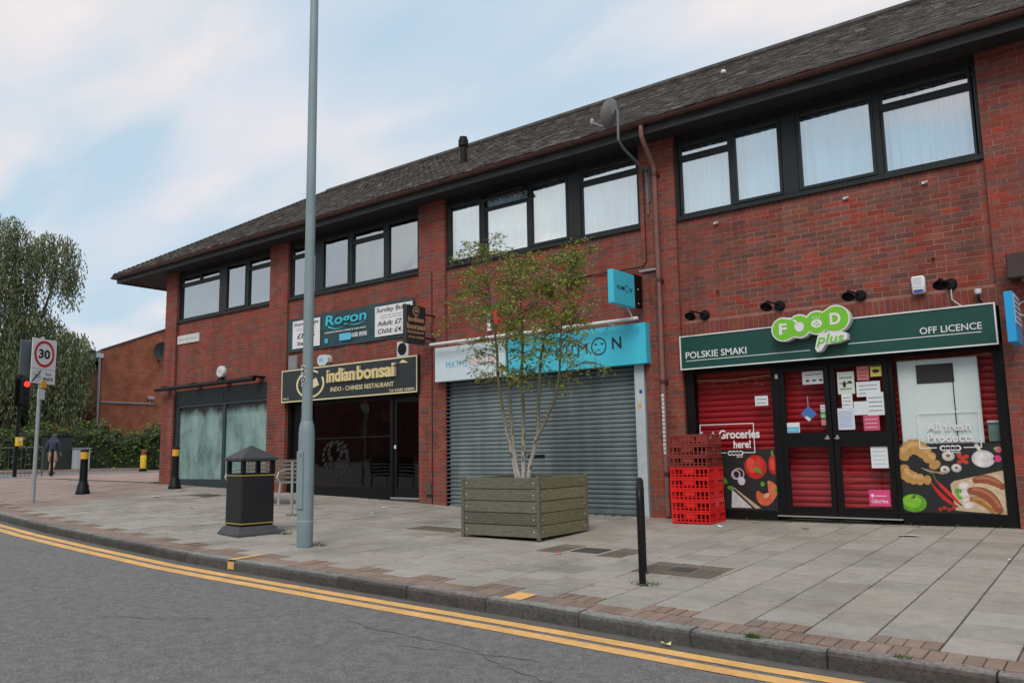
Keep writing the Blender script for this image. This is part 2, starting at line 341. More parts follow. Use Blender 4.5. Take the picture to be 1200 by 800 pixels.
# kerb stones, .915 m each
ks = MB(); kn = []
kst = []; x = 4.98 - .27
while x > -29.2:
    x2 = x - .915; kst.append((x2, x)); x = x2
rr = random.Random(3)
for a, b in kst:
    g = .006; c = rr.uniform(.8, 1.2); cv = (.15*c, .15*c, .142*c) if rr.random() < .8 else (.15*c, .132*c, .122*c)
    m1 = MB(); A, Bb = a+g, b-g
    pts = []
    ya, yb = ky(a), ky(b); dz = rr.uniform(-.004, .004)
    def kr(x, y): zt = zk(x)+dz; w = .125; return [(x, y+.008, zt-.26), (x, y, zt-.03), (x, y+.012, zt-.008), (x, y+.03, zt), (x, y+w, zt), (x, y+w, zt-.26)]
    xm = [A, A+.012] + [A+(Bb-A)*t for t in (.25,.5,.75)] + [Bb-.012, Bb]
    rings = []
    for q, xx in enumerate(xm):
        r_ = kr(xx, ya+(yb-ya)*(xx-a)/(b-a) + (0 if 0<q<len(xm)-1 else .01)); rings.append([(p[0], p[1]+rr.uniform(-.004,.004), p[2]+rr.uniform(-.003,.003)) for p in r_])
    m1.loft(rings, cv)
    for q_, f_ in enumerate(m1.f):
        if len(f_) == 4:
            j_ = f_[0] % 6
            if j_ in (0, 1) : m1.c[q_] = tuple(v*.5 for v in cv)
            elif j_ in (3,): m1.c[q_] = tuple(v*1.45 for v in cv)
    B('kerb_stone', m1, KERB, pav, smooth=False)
# brick edging band behind the kerb
BANDC = [(.27,.19,.15),(.29,.20,.16),(.25,.18,.145),(.30,.22,.18),(.24,.19,.16)]
band = [MB().bbox(-.048,.048,-.1,.1,-.03,0,b=.004,col=c).mesh('edging_brick', SLAB) for c in BANDC]
x = 3.0; cnt = 0; rest = MB()
while x > -29:
    y = ky(x)+.128+.103
    if x < 1.5 and cnt < 290:
        sl = math.atan((zk(x+.3)-zk(x-.3))/.6); ang = math.atan((ky(x+.3)-ky(x-.3))/.6)
        o = obj('edging_brick', rr.choice(band), pav, loc=(x, y, zg(x, y)+rr.uniform(-.002,.002)), rot=(math.atan((zg(x,y+.1)-zg(x,y-.1))/.2), -sl, ang)); cnt += 1
    else:
        z = zg(x, y); rest.box(x-.048, x+.048, y-.1, y+.1, z-.03, z, col=rr.choice(BANDC))
    x -= .103
B('edging_bricks', rest, SLAB, pav, kind='stuff')
# paving slabs: columns .41 wide running to the shops, half-bond
SC = [tuple(v*k for v in c) for k in (.90,.95,1.0,1.04,1.08) for c in ((.35,.32,.285),(.36,.332,.298),(.345,.31,.272))]
slabm = [MB().bbox(-.1985,.1985,-.1895,.1895,-.03,0,b=.004,col=c).mesh('paving_slab', SLAB) for c in SC]
cand = []; steps = []; rest = MB(); ci = 0
x = 4.0
while x > -29.5:
    y = ky(x)+.335+ (.2 if ci % 2 else 0); first = True
    if ci % 2:
        y0 = ky(x)+.335; steps.append((x, y0+.1))
        y = y0+.2
    else: y = ky(x)+.335
    while y < -.02 and not (x < -24 and y > 0):
        cand.append((x, y+.2, .4)); y += .4
    x -= .41; ci += 1
full = [c for c in cand if c[2] == .4 and c[1] < -.18]
full.sort(key=lambda c: (c[0]-0)**2 + (c[1]+11.4)**2 + (900 if c[0] > .3+(-c[1])*-.12 else 0))
near = set((c[0], c[1]) for c in full[:297])
for cx, cy, ln in cand:
    redz = cx < -18.8-.5*cy
    z = zg(cx, cy); gx = (zg(cx+.2, cy)-zg(cx-.2, cy))/.4; gy = (zg(cx, cy+.2)-zg(cx, cy-.2))/.4
    if (cx, cy) in near:
        obj('paving_slab', rr.choice(slabm), pav, loc=(cx, cy, z+rr.uniform(-.002,.002)), rot=(math.atan(gy)+rr.uniform(-.004,.004), -math.atan(gx)+rr.uniform(-.004,.004), 0))
    else:
        M = Matrix.Translation((cx, cy, z+rr.uniform(-.003,.003))) @ Matrix.Rotation(math.atan(gy), 4, 'X') @ Matrix.Rotation(-math.atan(gx), 4, 'Y')
        h = ln/2-.009; y1 = min(cy+h, .1)-cy
        k_ = rr.uniform(.9,1.1); rest.box(-.199, .199, -h, y1, -.03, 0, col=(.34*k_,.262*k_,.226*k_) if redz else rr.choice(SC), M=M)
B('paving_slabs', rest, SLAB, pav, kind='stuff')
rest = MB()
for sx_, sy_ in steps:
    for k in range(4):
        bx = sx_-.153+k*.102; z = zg(bx, sy_)+rr.uniform(-.002,.002); M = Matrix.Translation((bx, sy_, z)) @ Matrix.Rotation(math.atan((zg(bx,sy_+.1)-zg(bx,sy_-.1))/.2), 4, 'X'); rest.box(-.047,.047,-.095,.095,-.03,0,col=rr.choice(BANDC),M=M)
B('edging_bricks', rest, SLAB, pav, kind='stuff')
# worn darker patches with covers
PATCH = mat('brown_block_patch', (.17, .135, .11), .9, var=.25, vscale=25, bump=.3)
COVER = mat('iron_cover', (.07, .065, .06), .6, var=.3, vscale=30, bump=.5, bscale=150)
def patch(x, y, w, d, cover=None, m=PATCH):
    for i in range(max(1, round(w/.1))):
        for j in range(max(1, round(d/.2))):
            nx, ny = max(1, round(w/.1)), max(1, round(d/.2)); bx = x-w/2+(i+.5)*w/nx; by = y-d/2+(j+.5)*d/ny
            if cover and abs(bx-x) < cover[0]/2+.03 and abs(by-y) < cover[1]/2+.06: continue
            obj('patch_brick', pbm[(i*3+j*5) % 3], pav, loc=(bx, by, zg(bx, by)+.006), rot=(math.atan((zg(bx,by+.1)-zg(bx,by-.1))/.2), 0, 0))
    if cover:
        mb = MB(); z = zg(x, y); mb.box(-cover[0]/2, cover[0]/2, -cover[1]/2, cover[1]/2, -.02, .009, M=Matrix.Translation((x,y,z)) @ Matrix.Rotation(math.atan((zg(x,y+.1)-zg(x,y-.1))/.2), 4, 'X'))
        B('inspection_cover', mb, COVER, pav)
pbm = [MB().bbox(-.048,.048,-.096,.096,-.03,0,b=.004,col=c).mesh('patch_brick', SLAB) for c in ((.16,.125,.1),(.19,.15,.12),(.14,.12,.1))]
patch(-3.62, -4.12, .8, .6, (.2, .2)); patch(-5.05, -4.0+.5, 1.1, .6, (.35, .3)); patch(-8.05, -2.8, .9, .4); patch(-16.2, -1.4, .9, .6, (.5, .4)); patch(-12.6, -2.7, .6, .4)
# yellow lines, raised 4 mm
def strip(name, off0, off1, x0=-28, x1=30, m=YLINE, dz=.004):
    mb = MB(); x = x0
    P = []
    while x <= x1: P.append(x); x += .5 if x > -29 else .5
    for a, b in zip(P[:-1], P[1:]):
        w = lambda: rr.uniform(-.006, .006)
        mb.quad((a, ky(a)-off1+w()*0, zroad(a)+dz), (b, ky(b)-off1, zroad(b)+dz), (b, ky(b)-off0, zroad(b)+dz), (a, ky(a)-off0, zroad(a)+dz))
    return B(name, mb, m, kind='structure')
strip('yellow_line', .145, .27); strip('yellow_line', .335, .465)
strip('gutter_channel', -.01, .13, m=mat('gutter_dirt', (.13,.12,.105), .9, var=.35, vscale=8, col2=(.085,.083,.08)), dz=.003)
# yellow loading ticks on the kerb
mb = MB()
for kx_ in (-8.05,):
    mb.quad((kx_-.06, -6.098, zk(kx_)+.004),(kx_+.06,-6.098,zk(kx_)+.004),(kx_+.02,-5.7,zg(kx_,-5.7)+.006),(kx_-.1,-5.7,zg(kx_,-5.7)+.006))
    mb.quad((kx_-.06, -6.106, zk(kx_)-.1),(kx_+.06,-6.106,zk(kx_)-.1),(kx_+.06,-6.106,zk(kx_)-.02),(kx_-.06,-6.106,zk(kx_)-.02))
mb.quad((-4.33,-6.02,zk(-4.3)+.006),(-4.13,-6.02,zk(-4.2)+.006),(-4.13,-5.78,zg(-4.2,-5.78)+.006),(-4.33,-5.78,zg(-4.3,-5.78)+.006))
B('kerb_mark', mb, YLINE, kind='structure')
crk = MB(); TAR = mat('crack_tar', (.10,.097,.096), .85)
for (x0_, y0_, n_, dx_, dy_) in ((-5.1,-7.0,16,.09,-.012),(-4.2,-7.3,14,.08,.01),(-3.6,-7.15,12,.07,-.02),(-12.3,-6.8,10,.12,.01),(-2.3,-7.6,14,.06,-.03),(-6.8,-8.1,12,.07,.04)):
    x_, y__ = x0_, y0_; w_ = .003
    for k in range(n_):
        xn, yn = x_+dx_*rr.uniform(.6,1.3), y__+dy_+rr.uniform(-.035,.035); wn = .002+.005*rr.random() if k < n_-1 else .001
        crk.quad((x_,y__-w_,zroad(x_)+.003),(xn,yn-wn,zroad(xn)+.003),(xn,yn+wn,zroad(xn)+.003),(x_,y__+w_,zroad(x_)+.003)); x_, y__, w_ = xn, yn, wn
B('road_crack', crk, TAR, kind='structure')
# side street far pavement and verge
mb = MB(); z0 = .12
for a, b in ((-44,-41),):
    mb.box(-44.5, -41, -60, 90, .3, zroad(-41)+z0)
B('far_pavement', mb, REDPAV, kind='structure')
mb = MB(); mb.box(-200, -44.5, -60, 200, .2, zroad(-46)+.14); B('grass_verge', mb, VERGE, kind='structure')
mb = MB(); mb.quad((-31,-1,zroad(-31)+.005),(-30.9,-1,zroad(-31)+.005),(-30.9,3,zroad(-31)+.005),(-31,3,zroad(-31)+.005))
# red crossing strip
mb = MB(); mb.quad((-35.5,2.5,zroad(-35.5)+.006),(-31,2.5,zroad(-31)+.006),(-31,30,zroad(-31)+.006),(-35.5,30,zroad(-35.5)+.006)); B('red_crossing', mb, mat('red_surface', (.28,.12,.1), .9, var=.12, vscale=8, grime=.15), kind='structure')

# ------------------------------------------------------------------ the building
bld = thing('shop_building', 'two storey red brick parade of shops with dark window frames and a tiled roof', 'building', (-10, 0, .3))
BC = [((.225,.070,.055),8),((.24,.068,.050),6),((.285,.062,.043),2),((.21,.077,.06),6),((.185,.08,.065),4),((.16,.083,.071),3),((.17,.092,.078),3),((.22,.088,.062),2),((.145,.08,.07),2)]
BCL = [c for c, w in BC for _ in range(w)]
brr = random.Random(11)
indiv = []; walls = MB()
PW = -.06      # pier front
def add_brick(x0, x1, z0, z1, y, dep, ok):
    (indiv if ok else None)
    c = brr.choice(BCL); k = brr.uniform(.9, 1.12); c = (c[0]*k*1.06, c[1]*k*.95, c[2]*k*.94); yy = y+brr.uniform(-.0015,.0015)
    if ok: indiv.append((x0, x1, z0, z1, yy, dep, c))
    else: walls.box(x0, x1, yy, yy+dep, z0, z1, col=c)
def brickwall(x0, x1, z0, z1, y, holes=(), dep=.1, phase=0, ok=False):
    n0 = int(math.floor(z0/.075)); n1 = int(math.ceil(z1/.075))
    for n in range(n0, n1):
        a, b = max(n*.075, z0), min(n*.075+.065, z1)
        if b-a < .012: continue
        zc = (a+b)/2; segs = [(x0, x1)]
        for hx0, hx1, hz0, hz1 in holes:
            if hz0-.004 < zc < hz1+.004:
                ns = []
                for s0, s1 in segs:
                    if hx1 <= s0 or hx0 >= s1: ns.append((s0, s1)); continue
                    if s0 < hx0: ns.append((s0, hx0))
                    if s1 > hx1: ns.append((hx1, s1))
                segs = ns
        off = (n % 2)*.1125 + phase
        k0 = int(math.floor((x0-off)/.225))-1
        for s0, s1 in segs:
            k = int(math.floor((s0-off)/.225))
            while k*.225+off < s1:
                p, q = max(k*.225+off, s0), min(k*.225+off+.215, s1)
                if q-p > .02:
                    add_brick(p, q, a, b, y, dep, ok and q-p > .2 and b-a > .06)
                k += 1
bays = [(-20.04,-15.98),(-15.3,-11.1),(-10.39,-6.12),(-5.5,-1.27),(-.58,3.6)]
piers = [(-20.6,-20.04),(-15.98,-15.3),(-11.1,-10.39),(-6.12,-5.5),(-1.27,-.58),(3.6,4.3)]
G = {0:(.55,3.0),1:(.3,3.15),2:(.25,2.7),3:(.3,2.95),4:(.3,2.95)}   # ground-floor opening z
mort = MB()
for i, (a, b) in enumerate(bays):
    gz0, gz1 = G[i]
    zt = 4.83
    brickwall(a+.004, b-.004, gz1, zt-.07, 0, ok=(i == 3))
    # brick-on-edge course under the sill
    x = a+.004
    while x < b-.03:
        c = tuple(v*brr.uniform(.9,1.1) for v in brr.choice(BCL)); walls.box(x, min(x+.065, b-.004), .002, .1, zt-.065, zt-.002, col=c); x += .075
    mort.box(a, b, .003, .22, gz1, zt)
    if i == 3:  # soldier course over the shop sign
        pass
for i, (a, b) in enumerate(piers):
    brickwall(a+.002, b-.002, zf((a+b)/2)-.15, 6.215, PW, dep=.16, phase=.05*i)
    mort.box(a+.004, b-.004, PW+.003, .22, zf((a+b)/2)-.2, 6.2)
# soldier course band over bay four: replace stretcher bricks between z 2.97 and 3.19
def cut(L_, x0, x1, z0, z1): return [q for q in L_ if not (x0 < (q[0]+q[1])/2 < x1 and q[2] < z1 and q[3] > z0)]
indiv = cut(indiv, -5.5, -1.27, 2.96, 3.185)
# filler bricks cut short next to the openings stay in the joined wall; strip those that clash
keepf = []
def wall_cut(x0, x1, z0, z1):
    v, f, c = walls.v, walls.f, walls.c; nv, nf, nc = [], [], []
    for k in range(0, len(f), 6):
        i = f[k][0]; q = v[i:i+8]; i0 = min(min(t) for t in f[k:k+6]); q = v[i0:i0+8]
        xc = (q[0][0]+q[1][0])/2; zc = (q[0][2]+q[4][2])/2
        if x0 < xc < x1 and z0 < zc < z1 and abs(q[0][1]) < .02: continue
        j = len(nv); nv += q; nf += [tuple(t-i0+j for t in ff) for ff in f[k:k+6]]; nc += c[k:k+6]
    walls.v, walls.f, walls.c = nv, nf, nc
wall_cut(-5.5, -1.27, 2.96, 3.185)
x = -5.49
while x < -1.3:
    c = tuple(v*brr.uniform(.9,1.15) for v in brr.choice(BCL[:14])); walls.box(x, min(x+.065,-1.274), 0, .1, 2.965, 3.18, col=c); x += .075
# 300 brick parts nearest to the camera's view, the rest joined
indiv.sort(key=lambda q: -((q[0]+q[1])/2))
def key(q): return (q[0]-(-1.3))**2 + .0*(q[2])**2
big = [q for q in indiv]; big.sort(key=key)
parts, more = big[:297], big[297:]
for q in more: walls.box(q[0], q[1], q[4], q[4]+q[5], q[2], q[3], col=q[6])
bm_var = [MB().bbox(-.1075,.1075,0,.1,-.0325,.0325,b=.003,col=(c[0]*k*1.06, c[1]*k*.95, c[2]*k*.94)).mesh('brick', BRICK) for c, w in BC for k in (.9, 1.08)]
for q in parts:
    obj('brick', brr.choice(bm_var), bld, loc=((q[0]+q[1])/2, q[4], (q[2]+q[3])/2))
B('brickwork', walls, BRICK, bld, kind='stuff')
B('wall', mort, MORTAR, bld)
# side, back and inner walls
sw = MB(); x0b, yb = -20.592, 8.0
sw.box(x0b, x0b+.22, .23, yb, .2, 6.12); sw.box(x0b+.23, 4.3, yb-.22, yb, .2, 6.12); sw.box(4.08, 4.292, .23, yb-.23, .2, 6.12)
def brick_pattern(name, c1, c2, mo, sc=1.0, axis='yz'):
    m = bpy.data.materials.new(name); m.use_nodes = True; t = m.node_tree; b = t.nodes['Principled BSDF']
    g = t.nodes.new('ShaderNodeNewGeometry'); s_ = t.nodes.new('ShaderNodeSeparateXYZ'); t.links.new(g.outputs['Position'], s_.inputs[0])
    cb = t.nodes.new('ShaderNodeCombineXYZ'); ad = t.nodes.new('ShaderNodeMath'); ad.operation = 'ADD'; t.links.new(s_.outputs[0], ad.inputs[0]); t.links.new(s_.outputs[1], ad.inputs[1])
    t.links.new(ad.outputs[0], cb.inputs[0]); t.links.new(s_.outputs[2], cb.inputs[1])
    br = t.nodes.new('ShaderNodeTexBrick'); t.links.new(cb.outputs[0], br.inputs[0]); br.inputs['Color1'].default_value = (*c1,1); br.inputs['Color2'].default_value = (*c2,1); br.inputs['Mortar'].default_value = (*mo,1)
    br.inputs['Scale'].default_value = 1; br.inputs['Brick Width'].default_value = .225*sc; br.inputs['Row Height'].default_value = .075*sc; br.inputs['Mortar Size'].default_value = .006; br.inputs['Bias'].default_value = -.2
    n = t.nodes.new('ShaderNodeTexNoise'); n.inputs['Scale'].default_value = 1.4; n.inputs['Detail'].default_value = 6; t.links.new(g.outputs['Position'], n.inputs[0])
    mr = t.nodes.new('ShaderNodeMapRange'); mr.inputs[1].default_value = .3; mr.inputs[2].default_value = .7; mr.inputs[3].default_value = .72; mr.inputs[4].default_value = 1.3; t.links.new(n.outputs[0], mr.inputs[0])
    mu = t.nodes.new('ShaderNodeMix'); mu.data_type = 'RGBA'; mu.blend_type = 'MULTIPLY'; mu.inputs[0].default_value = 1
    cv = t.nodes.new('ShaderNodeCombineColor')
    for i in range(3): t.links.new(mr.outputs[0], cv.inputs[i])
    t.links.new(br.outputs[0], mu.inputs[6]); t.links.new(cv.outputs[0], mu.inputs[7]); t.links.new(mu.outputs[2], b.inputs['Base Color']); b.inputs['Roughness'].default_value = .9; b.inputs['Specular IOR Level'].default_value = .2
    return m
BP = brick_pattern('side_brickwork', (.25,.065,.045), (.15,.08,.065), (.25,.13,.11))
B('side_wall', sw, BP, bld)
iw = MB()
iw.box(-20.36, 4.07, .23, 7.7, 3.2, 3.34)            # floor between the storeys
iw.box(-20.36, 4.07, 2.6, 2.7, .1, 3.19); iw.box(-20.36, 4.07, 2.6, 2.7, 3.35, 6.1)
iw.box(-20.36, 4.07, .23, 2.59, 6.02, 6.1)
for a, b in piers[1:-1]: iw.box(a+.2, b-.2, .23, 2.59, .1, 3.19); iw.box(a+.2, b-.2, .23, 2.59, 3.35, 6.01)
iw.box(-20.36, 4.07, .23, 2.59, 0.0, .28)
B('inner_wall', iw, ROOMW, bld)

# ---- upper windows: window (outer frame) > mullion, sash, pane, curtain
def window(x0, x1, lights, thick, gl, curtains=True, z0=4.832, z1=6.115, openw=None):
    fr = MB(); y0, y1 = .005, .085; t = .05
    fr.box(x0, x1, y0, y1, z0, z0+t+.01); fr.box(x0, x1, y0, y1, z1-t, z1); fr.box(x0, x0+t, y0, y1, z0+t+.01, z1-t); fr.box(x1-t, x1, y0, y1, z0+t+.01, z1-t)
    fr.box(x0+.003, x1-.003, -.045, y0, z0-.02, z0+.022)       # sill nose
    w = B('window', fr, DARKF, bld)
    # mullions between lights
    for (a, b) in thick: box('mullion', DARKF, w, a, b, .002, .083, z0+t+.012, z1-t-.002)
    for k, (a, b, kind) in enumerate(lights):
        def sash(sa, sb, sz0, sz1, proud, fw=.035):
            s = MB(); yy0, yy1 = .018-proud, .07
            s.box(sa, sb, yy0, yy1, sz0, sz0+fw); s.box(sa, sb, yy0, yy1, sz1-fw, sz1); s.box(sa, sa+fw, yy0, yy1, sz0+fw, sz1-fw); s.box(sb-fw, sb, yy0, yy1, sz0+fw, sz1-fw)
            B('sash', s, DARKF, w); p = MB(); p.box(sa+fw, sb-fw, .045-proud*.5, .051-proud*.5, sz0+fw, sz1-fw); B('pane', p, gl, w)
        zi0, zi1 = z0+t+.012, z1-t-.002
        if kind == 'c': sash(a-.03, b+.03, zi0+.01, zi1, .022, .045)
        else:
            if kind == 't': sash(a-.03, b+.03, 5.83, zi1, .012, .033)
            if kind == 't2': m_ = (a+b)/2; sash(a-.03, m_, 5.83, zi1, .012, .033); sash(m_+.004, b+.03, 5.83, zi1, .012, .033)
            if kind == 'o':      # top-hung light pushed open
                M = Matrix.Translation((0, .02, zi1)) @ Matrix.Rotation(R(-52), 4, 'X') @ Matrix.Translation((0, -.02, -zi1))
                s = MB(); fw = .033; sz0 = 5.8; sz1 = zi1; sa, sb = a-.03, b+.03
                s.box(sa, sb, 0, .045, sz0, sz0+fw, M=M); s.box(sa, sb, 0, .045, sz1-fw, sz1, M=M); s.box(sa, sa+fw, 0, .045, sz0+fw, sz1-fw, M=M); s.box(sb-fw, sb, 0, .045, sz0+fw, sz1-fw, M=M)
                s.tube([(sb-.01, .03, 5.86), (sb-.01, -.2, 5.93)], .008, 6)
                B('open_sash', s, DARKF, w); p = MB(); p.box(sa+fw, sb-fw, .018, .024, sz0+fw, sz1-fw, M=M); B('pane', p, gl, w)
            box('transom', DARKF, w, a-.032, b+.032, .012, .078, 5.772, 5.828)
            p = MB(); p.box(a-.02, b+.02, .045, .051, zi0+.002, 5.77); B('pane', p, gl, w)
            s = MB(); s.box(a-.03, a+.0, .02, .07, zi0+.002, 5.77); s.box(b, b+.03, .02, .07, zi0+.002, 5.77); s.box(a, b, .02, .07, zi0+.002, zi0+.028); B('sash', s, DARKF, w)
    if curtains:
        c = MB(); xx = x0+.07; ph = 0; P = []
        while xx < x1-.07:
            P.append((xx, .17+.042*math.sin(ph)+.02*math.sin(ph*.37+2))); xx += .022; ph += .022*brr.uniform(38, 62)
        for (a, ya), (b, yb_) in zip(P[:-1], P[1:]): c.quad((a, ya, 4.87), (b, yb_, 4.87), (b, yb_*.9+.016, 5.995), (a, ya*.9+.016, 5.995))
        B('curtain', c, CURT, w, smooth=False); box('curtain_rail', DIRTYW, w, x0+.06, x1-.06, .135, .15, 5.998, 6.015)
    return w
window(-5.5,-1.27, [(-5.40,-4.62,'t'),(-4.52,-3.84,'c'),(-3.545,-2.56,'c'),(-2.41,-1.37,'t')], [(-4.61,-4.55),(-3.80,-3.585),(-2.525,-2.445)], GLASSU)
window(-10.39,-6.12, [(-10.31,-9.55,'c'),(-9.40,-8.46,'o'),(-8.35,-7.58,'c'),(-7.26,-6.20,'t')], [(-9.515,-9.435),(-8.425,-8.385),(-7.545,-7.295)], GLASSU)
window(-15.3,-11.1, [(-15.2,-14.42,'t'),(-14.12,-13.28,'c'),(-13.11,-12.19,'t'),(-12.03,-11.17,'c')], [(-14.385,-14.155),(-13.245,-13.145),(-12.155,-12.065)], GLASSG, curtains=False)
window(-20.04,-15.98, [(-19.92,-18.2,'t2'),(-17.86,-17.05,'c'),(-16.89,-16.05,'t')], [(-18.165,-17.895),(-17.015,-16.925)], GLASSG, curtains=False)
for x0_, x1_ in ((-19.95,-18.9),(-14.75,-14.4),(-13.3,-12.8)):
    c_ = MB(); c_.box(x0_, x1_, .3, .32, 4.9, 5.95); B('window_blind', c_, CURT, bld)
window(-.58,3.6, [(-.47,.4,'t'),(.6,1.4,'c'),(1.7,2.5,'c'),(2.65,3.5,'t')], [(.435,.565),(1.435,1.665),(2.535,2.615)], GLASSU)

# ---- eaves and roof
EX0, EX1 = -22.45, 9.0
fa = MB(); fa.box(EX0, EX1, -.52, -.495, 6.155, 6.3); fa.box(EX0, EX0+.025, -.494, 8.7, 6.155, 6.3); B('fascia', fa, FASC, bld)
so = MB(); so.box(EX0+.026, EX1, -.494, PW-.001, 6.19, 6.22); so.box(EX0+.026, -20.602, PW, 8.7, 6.19, 6.22); so.box(-20.6, EX1, PW, .23, 6.225, 6.25); so.box(-20.3, 4.2, .02, .23, 6.117, 6.224); B('soffit', so, SOFF, bld)
gu = MB()
def gutter(p0, p1, n=1):
    P0, P1 = Vector(p0), Vector(p1); d = (P1-P0).normalized(); u = Vector((0,0,1)); s_ = d.cross(u)
    prof = [(math.cos(a)*.062, math.sin(a)*.062-.0) for a in [math.pi + k*math.pi/8 for k in range(9)]]
    prof2 = [(x*.92, z*.92) for x, z in reversed(prof)]
    full_ = prof+prof2
    gu.loft([[tuple(P0 + s_*x + u*z) for x, z in full_], [tuple(P1 + s_*x + u*z) for x, z in full_]])
    for t in np.arange(.5, (P1-P0).length, 1.0): 
        c = P0 + d*float(t); big_ = [(x*1.12, z*1.12) for x, z in prof]+[(x, z) for x, z in reversed(prof)]
        gu.loft([[tuple(c - d*.03 + s_*x + u*z) for x, z in big_], [tuple(c + d*.03 + s_*x + u*z) for x, z in big_]])
gutter((EX0-.08, -.59, 6.33), (EX1, -.59, 6.33)); B('gutter', gu, GUT, bld, smooth=True)
gu = MB(); gutter((EX0-.07, 8.7, 6.33), (EX0-.07, -.64, 6.33)); B('gutter', gu, GUT, bld, smooth=True)
RY, RZ, PIT = 3.55, 8.93, math.atan((8.93-6.36)/(3.55+.60))
tp = math.tan(PIT)
rf = MB(); ex0, ex1 = EX0-.04, EX1; hx = ex0+(RY+.6)
rf.face([(ex0,-.6,6.34),(ex1,-.6,6.34),(ex1,RY,RZ-.03),(hx,RY,RZ-.03)]); rf.face([(ex0,8.75,6.34),(ex0,-.6,6.34),(hx,RY,RZ-.03),(hx,4.4,RZ-.03)]); rf.face([(ex1,8.75,6.34),(ex0,8.75,6.34),(hx,4.4,RZ-.03),(ex1,4.4,RZ-.03)]); rf.face([(hx,RY,RZ-.03),(ex1,RY,RZ-.03),(ex1,4.4,RZ-.03),(hx,4.4,RZ-.03)])
rf.face([(ex1,-.6,6.34),(ex1,8.75,6.34),(ex1,4.4,RZ-.03),(ex1,RY,RZ-.03)]); rf.face([(ex0,-.6,6.31),(ex0,8.75,6.31),(ex1,8.75,6.31),(ex1,-.6,6.31)])
roof = B('roof', rf, mat('roof_felt', (.03,.03,.03), .9), bld)
TC = [(.095,.082,.076),(.078,.068,.062),(.115,.10,.09),(.09,.08,.077),(.066,.056,.052),(.105,.088,.078),(.13,.117,.105)]
tiles = []; slope = math.hypot(RY+.6, RZ-6.36); nrow = int(slope/.1); trr = random.Random(5)
for r in range(nrow):
    s0 = r*.1; y = -.63+s0*math.cos(PIT); z = 6.352+s0*math.sin(PIT); hipx = ex0 + (y+.6)
    x = ex0+.02 + (.0825 if r % 2 else 0)
    while x < EX1-.17:
        if x > hipx-.02: tiles.append((x+.0825, y, z, s0))
        x += .168
# nearest tiles along the eave on the right are parts, the rest joined
tiles.sort(key=lambda t: (abs(t[0]+1.2)**2 + (t[3]*2.2)**2 if t[0] < .2 else 900+t[0]))
tmesh = [MB().box(-.081,.081,0,.16,-.004,.009,col=c).mesh('tile', TILE) for c in TC]
for t in tiles[:297]:
    obj('tile', trr.choice(tmesh), roof, loc=(t[0]+trr.uniform(-.002,.002), t[1], t[2]+trr.uniform(0,.006)), rot=(PIT-R(2.5)+trr.uniform(-.02,.02), trr.uniform(-.015,.015), 0))
tr = MB(); ca, sa = math.cos(PIT-R(2.5)), math.sin(PIT-R(2.5))
for t in tiles[297:]:
    dz = trr.uniform(0,.008); c = trr.choice(TC); x, y, z = t[0], t[1], t[2]+dz; L_ = .15
    dz += trr.uniform(0,.008)*(trr.random()<.3); z = t[2]+dz; q_ = trr.uniform(.55,1.15); c = tuple(v*q_ for v in c)
    if trr.random() < .035: c = (.19,.18,.165)
    a0 = (x-.081, y, z-.002); q = [(x-.081,y,z+.012),(x+.081,y,z+.012+trr.uniform(-.003,.003)),(x+.081,y+L_*ca,z+.009+L_*sa),(x-.081,y+L_*ca,z+.009+L_*sa)]
    tr.quad(*q, col=c); tr.quad((x-.081,y,z-.004),(x+.081,y,z-.004),q[1],q[0],col=c)
B('tiles', tr, TILE, roof, kind='stuff')
# left hip slope and its tiles
tl = MB(); r = 0
for r in range(nrow):
    s0 = r*.1; xx = ex0-.03+s0*math.cos(PIT); z = 6.352+s0*math.sin(PIT); y = -.6+(xx-ex0)
    while y < 8.7-(xx-ex0):
        c = trr.choice(TC); tl.quad((xx,y+.162,z+.012),(xx,y,z+.012),(xx+.15*ca,y,z+.009+.15*sa),(xx+.15*ca,y+.162,z+.009+.15*sa),col=c); tl.quad((xx,y+.162,z-.004),(xx,y,z-.004),(xx,y,z+.012),(xx,y+.162,z+.012),col=c); y += .168
B('side_tiles', tl, TILE, roof, kind='stuff')
rg = MB()
rg.tube([(hx, RY, RZ+.02), (EX1, RY, RZ+.02)], .1, 8, col=(.09,.085,.08)); rg.tube([(ex0+.02, -.58, 6.36), (hx, RY, RZ+.02)], .07, 6, col=(.09,.085,.08)); B('ridge_tile', rg, TILE, roof, smooth=True)
mb = MB(); mb.lathe([(.075,0),(.075,.46),(.105,.465),(.105,.6),(.085,.61),(.085,.66)], (-10.6,.75,7.1), 12); B('vent_pipe', mb, BLACK, roof, smooth=True)
mb = MB(); mb.lathe([(.04,0),(.05,.03),(.03,.06),(.0,.07)], (-5.3,1.7,7.86), 8); B('roof_fitting', mb, WHITE, roof)

# ---- rainwater downpipe
dp = MB(); dp.tube([(-5.76,-.59,6.28),(-5.76,-.59,6.12),(-5.77,-.5,6.02),(-5.80,-.18,5.80),(-5.8,-.13,5.7),(-5.8,-.13,.27)], .037, 10)
pipe = B('downpipe', dp, PIPE, bld, smooth=True)
for z in (5.62, 3.9, 2.3, .9): 
    c = MB(); c.lathe([(.045,-.03),(.045,.03)], (-5.8,-.13,z), 10); c.box(-5.86,-5.74,-.1,-.061,z-.02,z+.02); B('pipe_clip', c, GUT, pipe)
st = MB(); z = 2.12
for k in range(15): st.box(-5.82+.002*(k%3), -5.775, -.1685-.0005*(k % 2), -.167, z-.052, z-.006, col=None); z -= .062
B('sticker', st, DIRTYW, pipe)
cb = MB(); cb.tube([(-6.03,-.07,5.8),(-6.03,-.07,4.25),(-6.1,-.07,4.17),(-7.2,-.012,4.19),(-8.6,-.012,4.12)], .008, 5); B('cable', cb, BLACK, bld)
